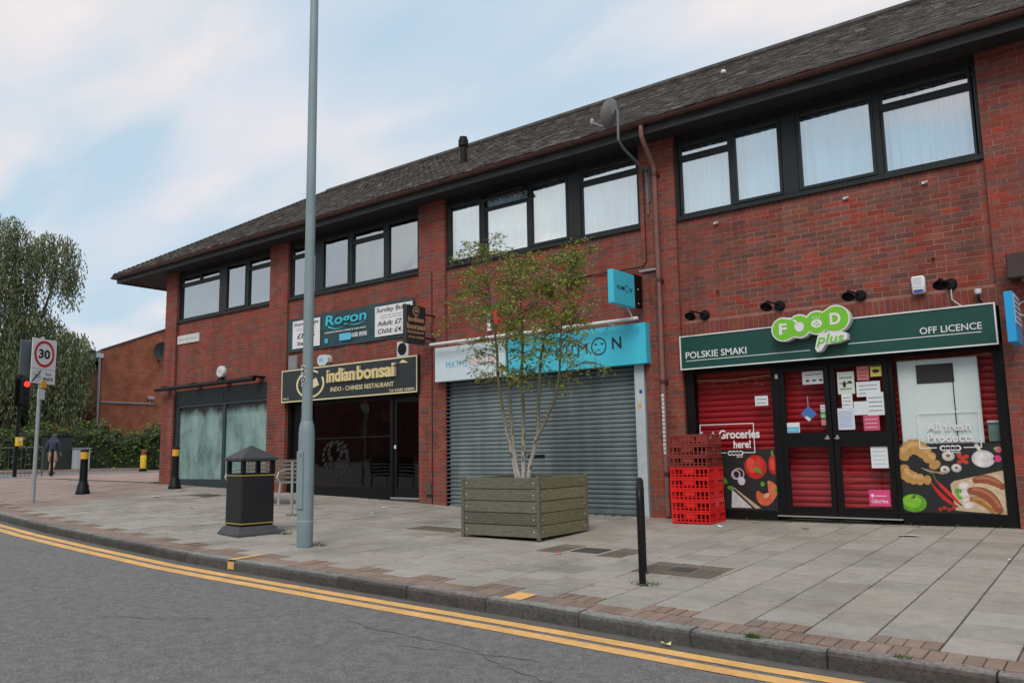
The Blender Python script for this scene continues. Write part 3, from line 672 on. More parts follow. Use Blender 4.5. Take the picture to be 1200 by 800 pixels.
cb = MB(); cb.tube([(-6.16,-.08,4.095),(-5.84,-.08,4.095)], .022, 8); B('conduit', cb, GREY, bld)
for x_, z_ in ((-1.97,4.652),(-2.96,4.653),(-4.86,4.66)): 
    c = MB(); c.box(x_-.03,x_+.03,-.03,-.001,z_-.012,z_+.02); c.box(x_+.01,x_+.05,-.05,-.031,z_,z_+.015); B('wall_fitting', c, DIRTYW, bld)
for x_, z_ in ((-4.89,3.6),(-1.945,3.62)):
    c = MB(); c.tube([(x_,0,z_+.03),(x_,-.04,z_)], .012, 6); B('wall_hook', c, BLACK, bld)
for j, x_ in enumerate((-20.04, -15.99, -10.74)):     # dark movement joints
    c = MB(); c.box(x_-.008, x_+.012, PW-.004 if j == 2 else -.004, .01, zf(x_), 4.8); B('movement_joint', c, BLACK, bld)
box('air_brick_box', mat('rusty_box', (.09,.07,.06), .8, var=.3), bld, -10.86,-10.72,-.12,-.061,.5,.72, b=.006)

# ---- shop fronts (parts of the building)
# bay one: empty shop with whitewashed glass
def wash():
    m = bpy.data.materials.new('whitewashed_glass'); m.use_nodes = True; t = m.node_tree; b = t.nodes['Principled BSDF']; b.inputs['Roughness'].default_value = .25
    g = t.nodes.new('ShaderNodeNewGeometry'); mp_ = t.nodes.new('ShaderNodeMapping'); mp_.inputs['Scale'].default_value = (2.2, 1, 1.1); t.links.new(g.outputs['Position'], mp_.inputs[0])
    n = t.nodes.new('ShaderNodeTexNoise'); n.inputs['Scale'].default_value = 1.1; n.inputs['Detail'].default_value = 8; n.inputs['Roughness'].default_value = .66; n.inputs['Distortion'].default_value = .35; t.links.new(mp_.outputs[0], n.inputs[0])
    s_ = t.nodes.new('ShaderNodeSeparateXYZ'); t.links.new(g.outputs['Position'], s_.inputs[0])
    top = t.nodes.new('ShaderNodeMapRange'); top.inputs[1].default_value = 2.28; top.inputs[2].default_value = 2.62; top.inputs[3].default_value = 0; top.inputs[4].default_value = .5; t.links.new(s_.outputs[2], top.inputs[0])
    ad = t.nodes.new('ShaderNodeMath'); ad.operation = 'ADD'; t.links.new(n.outputs[0], ad.inputs[0]); t.links.new(top.outputs[0], ad.inputs[1])
    r = t.nodes.new('ShaderNodeValToRGB'); e = r.color_ramp.elements; e[0].position = .3; e[0].color = (.31,.45,.43,1); e[1].position = .80; e[1].color = (.02,.025,.024,1)
    q = e.new(.5); q.color = (.20,.32,.305,1); q = e.new(.64); q.color = (.12,.195,.185,1)
    t.links.new(ad.outputs[0], r.inputs[0]); t.links.new(r.outputs[0], b.inputs['Base Color']); return m
s1 = MB(); s1.box(-20.03,-19.86,.02,.12,.5,2.63); s1.box(-17.87,-17.76,.02,.12,.74,2.63); s1.box(-16.08,-15.985,.02,.12,.5,2.63); s1.box(-19.86,-16.08,.02,.12,.45,.74); s1.box(-19.86,-17.87,.02,.12,2.56,2.63); s1.box(-17.76,-16.08,.02,.12,2.56,2.63)
f1 = B('shop_front', s1, mat('dark_teal_frame', (.022,.04,.046), .45, var=.15), bld, label='dark teal shop front with whitewashed glass')
box('fascia_panel', DARKF, f1, -20.03,-17.84,.0,.13,2.632,2.99); box('fascia_panel', DARKF, f1, -17.825,-15.985,.0,.13,2.632,2.99)
WS = wash(); box('pane', WS, f1, -19.86,-17.87,.06,.07,.74,2.56); box('pane', WS, f1, -17.76,-16.08,.06,.07,.74,2.56)
aw = MB(); aw.lathe([(.055,0),(.055,4.36)], (-20.55,-.27,3.06), 10, axis='x'); a1 = B('awning_roll', aw, BLACK, bld, smooth=True)
for x_ in (-20.2,-18.9,-17.6,-16.3): c = MB(); c.box(x_-.06,x_+.14,-.3,.0-.001 if x_>-20 else PW,3.1,3.135); B('bracket', c, BLACK, a1)
# bay two: restaurant
s2 = MB(); s2.box(-15.3,-15.2,.03,.14,.35,3.1); s2.box(-14.6,-14.47,.03,.14,.35,3.1); s2.box(-11.98,-11.9,.02,.14,.35,3.1); s2.box(-14.47,-11.98,.02,.14,.28,.62); s2.box(-14.47,-11.98,.03,.13,2.38,3.1); s2.box(-11.9,-11.1,.03,.13,2.4,3.1); s2.box(-15.2,-14.6,.1,.14,.35,3.1)
s2.box(-14.47,-11.98,.035,.06,1.62,1.65)
f2 = B('restaurant_front', s2, BLACK, bld, label='black restaurant window and door frame')
box('pane', GLASSK, f2, -14.47,-11.98,.07,.078,.62,2.38)
dr = MB(); dr.box(-11.89,-11.8,.04,.09,.44,2.39); dr.box(-11.2,-11.11,.04,.09,.44,2.39); dr.box(-11.8,-11.2,.04,.09,.44,.62); dr.box(-11.8,-11.2,.04,.09,2.3,2.39)
d2 = B('door', dr, BLACK, f2); d2['_own'] = 0
box('pane', GLASSK, f2, -11.8,-11.2,.06,.066,.62,2.3)
box('door_sill', STEEL, f2, -11.92,-11.08,-.03,.1,.405,.43)
box('lock', WHITE, f2, -11.86,-11.82,.02,.04,1.38,1.45)
rl = MB()
for k in range(44):   # leaf swirl frosted on the lower glass
    a = k*.32; r_ = .12+.3*abs(math.sin(k*.21)); cx, cz = -13.75+r_*math.cos(a), 1.15+r_*.9*math.sin(a); rl.quad((cx,.064,cz),(cx+.09,.064,cz+.02),(cx+.12,.064,cz+.1),(cx+.02,.064,cz+.07))
B('frosted_pattern', rl, mat('frost', (.010,.0095,.009), .6), f2)
pn = MB(); pn.box(-13.05,-12.9,.5,.52,1.0,2.3); B('interior_pillar', pn, mat('dim_cream', (.2,.18,.14), .8), f2)
pn = MB(); pn.box(-12.55,-12.15,.35,.36,1.95,2.2); B('menu_card', pn, mat('menu_cream', (.5,.42,.25), .8), f2)
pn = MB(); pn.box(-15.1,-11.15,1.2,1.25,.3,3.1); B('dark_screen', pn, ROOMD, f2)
# bay three: closed roller shutter
s3 = MB(); s3.box(-10.385,-6.125,.12,.2,2.55,3.2); f3 = B('shutter_box', s3, BLACK, bld)
shut = B('roller_shutter', MB().box(-10.39,-6.33,.075,.095,.27,2.62), mat('shutter_core',(.05,.06,.065),.6), bld, label='closed grey roller shutter')
pr = [(0,0),(-.011,.006),(-.017,.022),(-.018,.038),(-.012,.056),(-.004,.066),(0,.067)]
sm = MB(); ringa = [(0, y, z) for y, z in pr]; sm.loft([[(-2.028, y, z) for y, z in pr],[(2.028, y, z) for y, z in pr]], None); slm = sm.mesh('slat', SHUT, True)
z = .345
while z < 2.6: obj('slat', slm, shut, loc=(-8.36, .072+brr.uniform(-.0015,.0015), z)); z += .0755
box('bottom_rail', SHUT, shut, -10.385,-6.335,.03,.074,.262,.34, b=.004)
box('guide_rail', DIRTYW, shut, -10.47+.012,-10.392,-.03,.09,.27,2.62); box('guide_rail', mat('pale_guide',(.5,.56,.6),.5,var=.1), shut, -6.33,-6.16,-.07,.09,.23,2.62)
box('lock_slot', BLACK, shut, -8.55,-8.2,.045,.054,1.17,1.22)
for z_, m_ in ((2.15,BLUEI),(2.02,DIRTYW),(1.93,AMBER),(1.55,DIRTYW)): box('sticker', m_, shut, -6.28+.03*(z_>2.1),-6.22+.02*(z_>2.1),-.0725,-.0705,z_,z_+.06)
# bay four: grocery front
s4 = MB(); FRY0, FRY1 = .0, .07
for a in ((-5.49,-5.36,.27,2.5),(-4.165,-4.05,.34,2.5),(-2.597,-2.545,.34,2.5),(-1.395,-1.275,.27,2.5)): s4.box(a[0],a[1],FRY0,FRY1,a[2],a[3])
s4.box(-5.36,-4.165,.002,.068,.27,.385); s4.box(-2.545,-1.395,.002,.068,.27,.42); s4.box(-5.36,-4.165,.002,.068,2.4,2.5); s4.box(-4.05,-2.597,.002,.068,2.385,2.5); s4.box(-2.545,-1.395,.002,.068,2.42,2.5)
f4 = B('grocery_front', s4, BLACK, bld, label='black aluminium grocery front with red slats behind the glass')
box('door_sill', STEEL, f4, -4.16,-2.55,-.05,.08,.322,.337)
box('pane', GLASSD, f4, -5.36,-4.165,.03,.036,.385,2.4); box('pane', GLASSD, f4, -2.545,-1.395,.03,.036,.42,2.42)
for a, b, hx_ in ((-4.045,-3.36,-3.42),(-3.345,-2.602,-3.29)):
    d = MB(); y0, y1 = -.004, .05
    d.box(a,a+.07,y0,y1,.342,2.38); d.box(b-.07,b,y0,y1,.342,2.38); d.box(a+.07,b-.07,y0,y1,.342,.46); d.box(a+.07,b-.07,y0,y1,2.33,2.38); d.box(a+.07,b-.07,y0,y1,1.265,1.46)
    dd = B('door', d, BLACK, f4)
    p = MB(); p.box(a+.07,b-.07,.02,.026,.46,1.265); p.box(a+.07,b-.07,.02,.026,1.46,2.33); B('door_glass', p, GLASSD, f4)
    h = MB(); h.box(hx_-.012,hx_+.012,-.03,-.005,1.36,1.42); h.box(hx_-.035,hx_+.035,-.045,-.031,1.375,1.388); B('door_handle', h, STEEL, f4)
rs = MB().box(-5.4,-1.35,.215,.23,.3,2.5); rsh = B('red_shutter', rs, mat('deep_red_back',(.12,.006,.008),.6), bld, label='glossy dark red roller shutter behind the grocery glass')
pr = [(0,0),(-.012,.008),(-.02,.03),(-.02,.055),(-.01,.078),(0,.084)]
sm = MB(); sm.loft([[(-2.0,y,z) for y,z in pr],[(2.0,y,z) for y,z in pr]]); rsm = sm.mesh('slat', RSHUT, True); z = .33
while z < 2.42: obj('slat', rsm, rsh, loc=(-3.375, .213, z)); z += .0875
# fairy lights inside the top of the windows
fl = MB(); fl.tube([(-5.34,.1,2.3),(-4.8,.1,2.27),(-4.2,.1,2.31)], .01, 5); fl.tube([(-2.5,.12,2.37),(-1.9,.12,2.36),(-1.42,.12,2.38)], .01, 5)
for k in range(26):
    x_ = brr.uniform(-5.3,-4.25); z_ = 2.27-abs(brr.gauss(0,.07)); fl.box(x_,x_+.012,.08,.09,z_,z_+.01)
B('light_string', fl, mat('tinsel',(.45,.33,.2),.5), f4)
bd = MB(); bd.bbox(-2.5,-1.57,.05,.08,1.2,2.36,b=.012); wb = B('white_board', bd, mat('dim_white_board',(.86,.92,.92),.5,var=.03), f4)
box('dark_label', mat('charcoal_card',(.03,.035,.035),.6), f4, -2.27,-1.84,.041,.0485,2.05,2.29); box('board_cable', BLACK, f4, -1.862,-1.852,.042,.0485,1.3,2.05)
box('shelf_goods', mat('pale_green_goods',(.2,.32,.26),.7,var=.3,vscale=20), f4, -1.53,-1.4,.12,.16,1.3,1.52); box('shelf', WHITE, f4, -1.53,-1.4,.1,.2,1.525,1.555)
# bay five beyond the frame: plain dark front
s5 = MB(); s5.box(-.57,3.59,.02,.1,.28,.6); s5.box(-.57,-.45,.02,.1,.6,2.94); s5.box(1.4,1.52,.02,.1,.6,2.94); s5.box(3.47,3.59,.02,.1,.6,2.94); s5.box(-.45,1.4,.02,.1,2.5,2.94); s5.box(1.52,3.47,.02,.1,2.5,2.94)
f5 = B('end_shop_front', s5, DARKF, bld); box('pane', GLASSK, f5, -.45,1.4,.05,.058,.6,2.5); box('pane', GLASSK, f5, 1.52,3.47,.05,.058,.6,2.5)
st_ = MB(); st_.box(-5.5,-1.27,.01,.2,.0,.268); st_.box(-20.03,-15.99,.03,.2,.2,.448); st_.box(-15.29,-11.11,.03,.2,.1,.278); st_.box(-.57,3.59,.03,.2,.0,.279); st_.box(-11.9,-11.11,-.02,.1,.25,.404); st_.box(-10.38,-6.13,.02,.2,.0,.262); B('plinth', st_, mat('dark_plinth',(.06,.05,.045),.9,var=.3), bld)

# ------------------------------------------------------------------ signs on the wall
# green fascia sign
sg = thing('shop_sign', 'long dark green fascia sign with white edge and white lettering above the grocery doors', 'sign', (-3.375,-.1,2.46))
b = MB(); b.box(-5.45,-1.3,-.19,-.002,2.462,2.955); B('sign_box', b, GREENS, sg)
b = MB(); Y0, Y1 = -.202, -.1905
b.box(-5.46,-1.29,Y0,Y1,2.45,2.468); b.box(-5.46,-1.29,Y0,Y1,2.945,2.963); b.box(-5.46,-5.442,Y0,Y1,2.468,2.945); b.box(-1.308,-1.29,Y0,Y1,2.468,2.945); B('sign_trim', b, WHITE, sg)
text('POLSKIE SMAKI', WHITE, sg, -5.37,-4.42, 2.615,2.715, -.191, bold=.012)
text('OFF LICENCE', WHITE, sg, -2.14,-1.45, 2.655,2.74, -.191, bold=.008)
b = MB(); b.box(-5.37,-3.52,-.194,-.1905,2.575,2.585); b.box(-3.02,-1.46,-.194,-.1905,2.615,2.625); B('sign_line', b, WHITE, sg, kind='stuff')
# lime cloud logo, stands proud of the green sign
lg = thing('logo_sign', 'raised lime green cloud shaped logo on the middle of the green fascia', 'sign', (-3.45,-.28,2.5))
def cloud(gr, grt):
    cs = [(-3.82,2.885,.17),(-3.60,2.905,.165),(-3.365,2.93,.165),(-3.115,2.955,.185)]
    out_ = []
    n = 120
    cx, cz = -3.47, 2.915
    for k in range(n):
        a = 2*math.pi*k/n; d = Vector((math.cos(a), math.sin(a))); best = 0
        for x_, z_, r_ in cs:
            r_ = r_+gr; ox, oz = cx-x_, cz-z_; bq = d.x*ox+d.y*oz; cq = ox*ox+oz*oz-r_*r_; disc = bq*bq-cq
            if disc >= 0: best = max(best, -bq+math.sqrt(disc))
        out_.append((cx+d.x*best, cz+d.y*best))
    return out_
def tag_poly(gr):
    c = [(-3.35,2.78),(-3.1,2.80),(-2.98,2.75),(-2.99,2.67),(-3.1,2.635),(-3.27,2.625),(-3.33,2.545),(-3.385,2.53),(-3.41,2.58),(-3.385,2.68)]
    mx_, mz_ = sum(p[0] for p in c)/len(c), sum(p[1] for p in c)/len(c)
    return [(mx_+(x-mx_)*(1+gr), mz_+(z-mz_)*(1+gr)) for x, z in c]
b = MB(); b.poly(cloud(.0,0), -.335, -.205); b.poly(tag_poly(0), -.333, -.2055); B('logo_backing', b, WHITE, lg)
b = MB(); b.poly(cloud(-.02,0), -.339, -.3355); B('logo_face', b, LIME, lg)
text('F', WHITE, lg, -3.88,-3.77, 2.81,2.965, -.3395, bold=.03); text('D', WHITE, lg, -3.19,-3.05, 2.875,3.035, -.3395, bold=.03)
def disc(cx, cz, rx, rz, y, n=20, a0=0, bumps=0):
    return [(cx+rx*math.cos(2*math.pi*k/n+a0)*(1+bumps*math.sin(3*2*math.pi*k/n)), cz+rz*math.sin(2*math.pi*k/n+a0)) for k in range(n)]
b = MB(); b.poly(disc(-3.6,2.895,.065,.068,0,bumps=.06), -.3425,-.3393); b.poly([(-3.60,2.955),(-3.66,3.005),(-3.69,3.0),(-3.65,2.955)], -.3425,-.3394)
b.poly(disc(-3.365,2.915,.072,.058,0), -.3425,-.3393)
for dx_ in (-.035,0,.035): b.poly([(-3.365+dx_-.005,2.985),(-3.365+dx_+.005,2.985),(-3.365+dx_*1.4+.004,3.02),(-3.365+dx_*1.4-.004,3.02)], -.3425,-.3392)
B('fruit_emblem', b, WHITE, lg)
b = MB()
for dx_, dz_ in ((-.03,.0),(0,.025),(.025,-.01),(.0,-.025)): b.poly(disc(-3.365+dx_,2.915+dz_,.014,.012,0,8), -.3440,-.3426)
B('emblem_detail', b, LIME, lg)
text('plus', LIME, lg, -3.36,-3.03, 2.60,2.765, -.3345, bold=.015, shear=.3)
# restaurant fascia sign
sr = thing('restaurant_sign', 'long black restaurant fascia sign with cream border, round emblem and gold raised letters', 'sign', (-13.2,-.1,2.46))
b = MB(); b.box(-15.31,-11.05,-.15,-.003,2.456,3.178); B('sign_box', b, mat('charcoal_sign',(.022,.03,.034),.4,var=.1), sr)
b = MB(); b.box(-15.31,-11.05,-.156,-.1505,2.456,2.482); b.box(-15.31,-11.05,-.156,-.1505,3.152,3.178); b.box(-15.31,-15.285,-.156,-.1505,2.482,3.152); b.box(-11.075,-11.05,-.156,-.1505,2.482,3.152); B('sign_border', b, CREAM, sr)
text('indian', mat('letter_side',(.5,.46,.36),.5), sr, -13.68,-12.84+.05, 2.80,3.09, -.152, depth=.055, bold=.012); text('bonsai', MATS['letter_side'], sr, -12.72,-11.62, 2.80,3.09, -.152, depth=.055, bold=.012)
text('indian', GOLD, sr, -13.69,-12.80, 2.80,3.09, -.208, depth=.004, bold=.03); text('bonsai', GOLD, sr, -12.73,-11.64, 2.80,3.09, -.208, depth=.004, bold=.03)
text('INDO - CHINESE RESTAURANT', CREAM, sr, -13.62,-11.70, 2.61,2.705, -.151, bold=.01); text('Tel: 01582 343838', CREAM, sr, -11.83,-11.13, 2.50,2.555, -.151, bold=.01); text('No.2', CREAM, sr, -15.24,-15.05, 2.52,2.565, -.151)
b = MB()
for k in range(40):
    if k in (3,4,5): continue
    a0, a1 = 2*math.pi*k/40, 2*math.pi*(k+1)/40; cx, cz = -14.3, 2.82; ri, ro = .27, .31
    b.face([(cx+1.55*ri*math.cos(a0),-.157,cz+ri*math.sin(a0)),(cx+1.55*ri*math.cos(a1),-.157,cz+ri*math.sin(a1)),(cx+1.55*ro*math.cos(a1),-.157,cz+ro*math.sin(a1)),(cx+1.55*ro*math.cos(a0),-.157,cz+ro*math.sin(a0))])
b.poly([(-14.62,2.80),(-14.45,2.95),(-14.3,2.86),(-14.1,2.95),(-14.0,2.78),(-14.3,2.70)], -.158,-.151); b.poly([(-11.55,3.06),(-11.3,3.05),(-11.35,3.075),(-11.45,3.12)], -.155,-.151); B('emblem', b, CREAM, sr)
# banner
bn = thing('banner', 'dark teal restaurant banner with turquoise name and two white panels', 'banner', (-13.2,-.03,3.6))
b = MB(); n = 16
P = [(-15.27+k*4.03/n, -.035-.012*math.sin(k*1.3)) for k in range(n+1)]
b.loft([[(x,y,3.60) for x,y in P]+[(x,y+.006,3.60) for x,y in reversed(P)], [(x,y,4.36) for x,y in P]+[(x,y+.006,4.36) for x,y in reversed(P)]]); B('banner_sheet', b, TEALD, bn)
for a, c in ((-15.08,-14.12),(-12.36,-11.28)): box('white_panel', WHITE, bn, a,c,-.056,-.052,3.665,4.29)
box('turquoise_panel', SKYI, bn, -13.47,-13.1,-.056,-.052,3.70,3.85); box('pale_disc', TURQ, bn, -13.95,-13.85,-.056,-.052,3.69,3.79)
text('Rogon', TURQ, bn, -13.93,-12.62, 4.0,4.29, -.054, bold=.02, shear=.1)
b = MB(); b.poly([(-13.85,4.06),(-13.6,3.98),(-13.3,3.99),(-13.6,3.96),(-13.85,4.02)], -.056,-.053); b.poly([(-13.25,4.03),(-12.9,3.99),(-12.62,4.06),(-12.9,4.015)], -.056,-.053); B('swoosh', b, TURQ, bn)
text('EXQUISITE INDIAN CUISINE & TAKE AWAY', WHITE, bn, -13.95,-12.62, 3.89,3.93, -.054, bold=.015)
text('01582 492905', WHITE, bn, -13.08,-12.6, 3.735,3.83, -.054, bold=.02)
text('Gourmet Night', INK, bn, -15.03,-14.17, 4.15,4.25, -.057, bold=.004, shear=.2); text('£8.95', INK, bn, -14.9,-14.3, 3.88,4.0, -.057, bold=.006, shear=.2); text('Starters', INK, bn, -14.9,-14.35, 3.73,3.81, -.057, shear=.2)
text('Sunday Buffet', INK, bn, -12.31,-11.33, 4.14,4.26, -.057, bold=.004, shear=.2); text('Adult: £7.95', INK, bn, -12.27,-11.37, 3.88,3.98, -.057, shear=.2); text('Child: £4.95', INK, bn, -12.27,-11.37, 3.72,3.82, -.057, shear=.2)
lines(INK, bn, -12.2,-11.4, 4.02,4.12, 2, -.0565); lines(INK, bn, -14.95,-14.25, 4.05,4.13, 2, -.0565, seed=4)
# projecting signs: flat boxes standing out from the wall, faces towards +x and -x
def proj_sign(name, label, x0, x1, ya, yb_, z0, z1, m, cat='sign'):
    t = thing(name, label, cat, ((x0+x1)/2, yb_, z0)); b = MB(); b.bbox(x0, x1, ya, yb_, z0, z1, b=.006); B('sign_box', b, m, t); return t
ps = proj_sign('projecting_sign', 'small black projecting sign with copper letters and ring, beside the teal banner', -10.72,-10.62,-.87,-.36,3.31,4.03, mat('slate_sign',(.02,.026,.03),.45))
for z_ in (3.9, 3.45): box('bracket', BLACK, ps, -10.69,-10.65,-.36,PW-.001,z_-.012,z_+.012)
text('indian', COPPER, ps, -.83,-.41, 3.72,3.82, -10.619, face='+x', bold=.02); text('bonsai', COPPER, ps, -.85,-.38, 3.58,3.69, -10.619, face='+x', bold=.02); text('RESTAURANT', COPPER, ps, -.84,-.40, 3.50,3.545, -10.619, face='+x', bold=.01); text('01582 343838', COPPER, ps, -.82,-.41, 3.41,3.45, -10.619, face='+x', bold=.01)
b = MB()
for k in range(28):
    if k in (25,26): continue
    a0, a1 = 2*math.pi*k/28, 2*math.pi*(k+1)/28; b.face([(-10.617,-.62+r_*math.cos(a),3.92+r_*math.sin(a)) for r_, a in ((.066,a0),(.088,a0),(.088,a1),(.066,a1))])
b.face([(-10.617,-.65,3.90),(-10.617,-.59,3.90),(-10.617,-.585,3.94),(-10.617,-.62,3.96),(-10.617,-.655,3.94)]); B('emblem', b, COPPER, ps)
pk = proj_sign('projecting_sign', 'small cyan projecting sign with dark letters on a black bracket, beside the brown downpipe', -6.22,-6.12,-.98,-.33,3.47,3.99, CYAN)
box('bracket', BLACK, pk, -6.2,-6.14,-.329,PW-.001,3.5,4.02); 
for z_ in (3.55,3.78): box('bolt', WHITE, pk, -6.139,-6.134,-.2,-.18,z_,z_+.02)
text('KUM', INK, pk, -.87,-.66, 3.70,3.76, -6.119, face='+x', bold=.005); text('N', INK, pk, -.49,-.43, 3.70,3.76, -6.119, face='+x', bold=.005)
def ring(cx, cz, ri, ro, y, m, parent, face='-y', n=28, name='ring', sx=1):
    b = MB()
    for k in range(n):
        a0, a1 = 2*math.pi*k/n, 2*math.pi*(k+1)/n; q = [(r_*math.cos(a)*sx, r_*math.sin(a)) for r_, a in ((ri,a0),(ri,a1),(ro,a1),(ro,a0))]
        b.face([(cx+u, y, cz+w) if face == '-y' else (y, cx+u, cz+w) for u, w in q])
    return B(name, b, m, parent)
ring(-.58, 3.735, .05, .06, -6.117, INK, pk, '+x', name='letter_ring')
cbm = MB(); cbm.tube([(-6.17,-.5,3.46),(-6.14,-.45,3.36),(-6.12,-.4,3.27)], .008, 6); B('cable', cbm, DIRTYW, pk)
pb = proj_sign('projecting_sign', 'bright blue projecting sign with pale side panel, right of the green fascia sign', -1.13,-1.04,-.8,-.22,2.4,2.98, CYAN2)
box('pale_panel', DIRTYW, pb, -1.039,-1.034,-.78,-.24,2.62,2.96); lines(BLUEI, pb, -.7,-.3, 2.65,2.93, 1, 0) if False else None
b = MB()
for k in range(5): b.box(-1.0335,-1.032,-.74,-.3,2.66+k*.06,2.68+k*.06)
B('small_print', b, BLUEI, pb); box('bracket', CYAN2, pb, -1.1,-1.06,-.219,PW-.001,2.5,2.54)
b = MB(); b.tube([(-.98+.09*math.cos(a),-.1,2.86+.09*math.sin(a)) for a in np.linspace(0,6.28,18)], .007, 5); B('coiled_cable', b, DIRTYW, pb)
# cyan and white fascia
sk = thing('tuition_sign', 'long fascia sign, half white and half cyan, above the closed grey shutter', 'sign', (-8.3,-.1,2.61))
b = MB(); b.box(-10.53,-8.832,-.2,-.003,2.61,3.25); B('white_panel', b, mat('pale_sign',(.62,.74,.8),.5,var=.03), sk); b = MB(); b.box(-8.83,-6.03,-.2,-.003,2.61,3.25); B('cyan_panel', b, CYAN, sk)
text('MATHS', SKYI, sk, -10.25,-9.72, 2.85,2.97, -.2015, bold=.0); text('ENGLISH', SALM, sk, -9.68,-8.98, 2.87,2.99, -.2015, bold=.0)
text('K', INK, sk, -7.74,-7.62, 2.83,3.0, -.2015, bold=.004); text('U', INK, sk, -7.53,-7.40, 2.84,3.01, -.2015, bold=.004); text('M', INK, sk, -7.30,-7.11, 2.85,3.02, -.2015, bold=0); text('N', INK, sk, -6.64,-6.47, 2.88,3.07, -.2015, bold=.012); ring(-6.89,2.95,.125,.145,-.205,INK,sk,name='letter_ring',sx=1.0)
b = MB(); b.box(-6.97,-6.93,-.2045,-.2015,2.97,3.0); b.box(-6.85,-6.81,-.2045,-.2015,2.97,3.0); b.box(-6.92,-6.86,-.2045,-.2015,2.89,2.9); B('face_mark', b, INK, sk)
lb = thing('light_bar', 'long white sign light tube fixed above the white and cyan fascia', 'light bar', (-8.3,-.35,3.3))
b = MB(); b.lathe([(.028,0),(.028,4.43)], (-10.5,-.36,3.30), 10, axis='x'); B('tube', b, WHITE, lb, smooth=True)
for x_ in (-9.9,-8.3,-6.7): box('arm', DIRTYW, lb, x_-.012,x_+.012,-.34,-.001,3.29,3.305)
# small fittings on the wall
a = thing('alarm_box', 'white rounded alarm box on the brickwork above the whitewashed shop front', 'alarm', (-17.9,-.03,3.2)); b = MB(); b.loft([[(-17.9+q_*.165*math.cos(t_), y_, 3.36+q_*.15*math.sin(t_)) for t_ in np.linspace(0,2*math.pi,16,endpoint=False)] for q_, y_ in ((.8,-.09),(.95,-.075),(1,-.05),(1,-.001))]); B('cover', b, DIRTYW, a); box('beacon', BLACK, a, -17.98,-17.82,-.09,-.002,3.17,3.219); lines(INK, a, -17.98,-17.82, 3.36,3.42, 1, -.0905)
a = thing('vent_box', 'grey metal vent box on the wall left of the lamp post, under the banner', 'vent', (-15.05,-.03,3.19)); box('cover', mat('zinc_vent',(.2,.2,.21),.5), a, -15.22,-14.9,-.06,-.001,3.19,3.52, b=.008)
b = MB()
for k in range(6): b.box(-15.19,-14.93,-.066,-.0605,3.22+k*.045,3.245+k*.045)
B('louvre', b, GREY, a)
a = thing('alarm_box', 'small white alarm box with blue patch between the banner and the black fascia sign', 'alarm', (-13.93,-.03,3.2)); b = MB(); b.poly([(-14.1,3.26),(-14.1,3.38),(-14.03,3.43),(-13.83,3.43),(-13.76,3.36),(-13.76,3.27),(-13.84,3.2),(-14.03,3.2)], -.13,-.001); B('cover', b, DIRTYW, a); box('blue_patch', SKYI, a, -14.04,-13.92,-.132,-.1305,3.29,3.37)
a = thing('extractor_vent', 'square white extractor vent with round black opening, under the black projecting sign', 'vent', (-11.56,-.03,3.2)); box('plate', DIRTYW, a, -11.72,-11.41,-.05,-.001,3.195,3.5, b=.006); b = MB(); b.lathe([(.12,0),(.12,.012),(.105,.012)], (-11.565,-.05,3.35), 18, axis='-y'); B('opening', b, BLACK, a)
a = thing('street_nameplate', 'white street nameplate with grey lettering on the brickwork at the left end of the building', 'sign', (-19.5,-.02,4.25)); box('plate', DIRTYW, a, -20.0,-18.99,-.03,-.001,4.24,4.46); lines(mat('faded_ink',(.3,.32,.34),.6), a, -19.93,-19.06, 4.29,4.43, 1, -.0305, seed=8)
a = thing('small_red_sign', 'small red and white sign on the wall behind the birch tree', 'sign', (-9.23,-.02,3.55)); box('plate', REDP, a, -9.28,-9.12,-.05,-.001,3.55,3.85); box('white_side', WHITE, a, -9.36,-9.285,-.05,-.001,3.48,3.83)
a = thing('alarm_box', 'white upright alarm box with blue lettering and blue panel above the green sign', 'alarm', (-2.14,-.05,3.2)); b = MB(); b.bbox(-2.215,-2.055,-.09,-.001,3.2,3.43,b=.02); B('cover', b, WHITE, a, smooth=True)
lines(BLUEI, a, -2.185,-2.085, 3.315,3.41, 4, -.0905, seed=5); lines(BLUEI, a, -2.185,-2.085, 3.262,3.305, 2, -.0905, seed=6)
box('blue_panel', BLUEI, a, -2.19,-2.08,-.0925,-.0905,3.215,3.25)
a = thing('dome_camera', 'small white dome security camera at the right end of the green sign', 'camera', (-1.48,-.05,3.1)); b = MB(); b.lathe([(.0,.0),(.035,.02),(.042,.05),(.042,.075),(.0,.08)], (-1.47,-.08,3.09), 12); B('dome', b, WHITE, a, smooth=True); b = MB(); b.tube([(-1.47,-.08,3.09),(-1.47,-.08,3.03),(-1.44,-.03,2.99)], .014, 6); B('stalk', b, BLACK, a)
a = thing('brown_box', 'dark brown shutter box fixed high on the brick pier at the right edge', 'box', (-.8,-.1,3.2)); b = MB(); b.bbox(-1.12,.9,-.36,PW-.001,3.2,3.5,b=.012); B('casing', b, mat('brown_box',(.05,.03,.026),.6,var=.15), a); box('nozzle', mat('rust',(.3,.08,.04),.7), a, -.98,-.9,-.3,-.2,3.16,3.199)
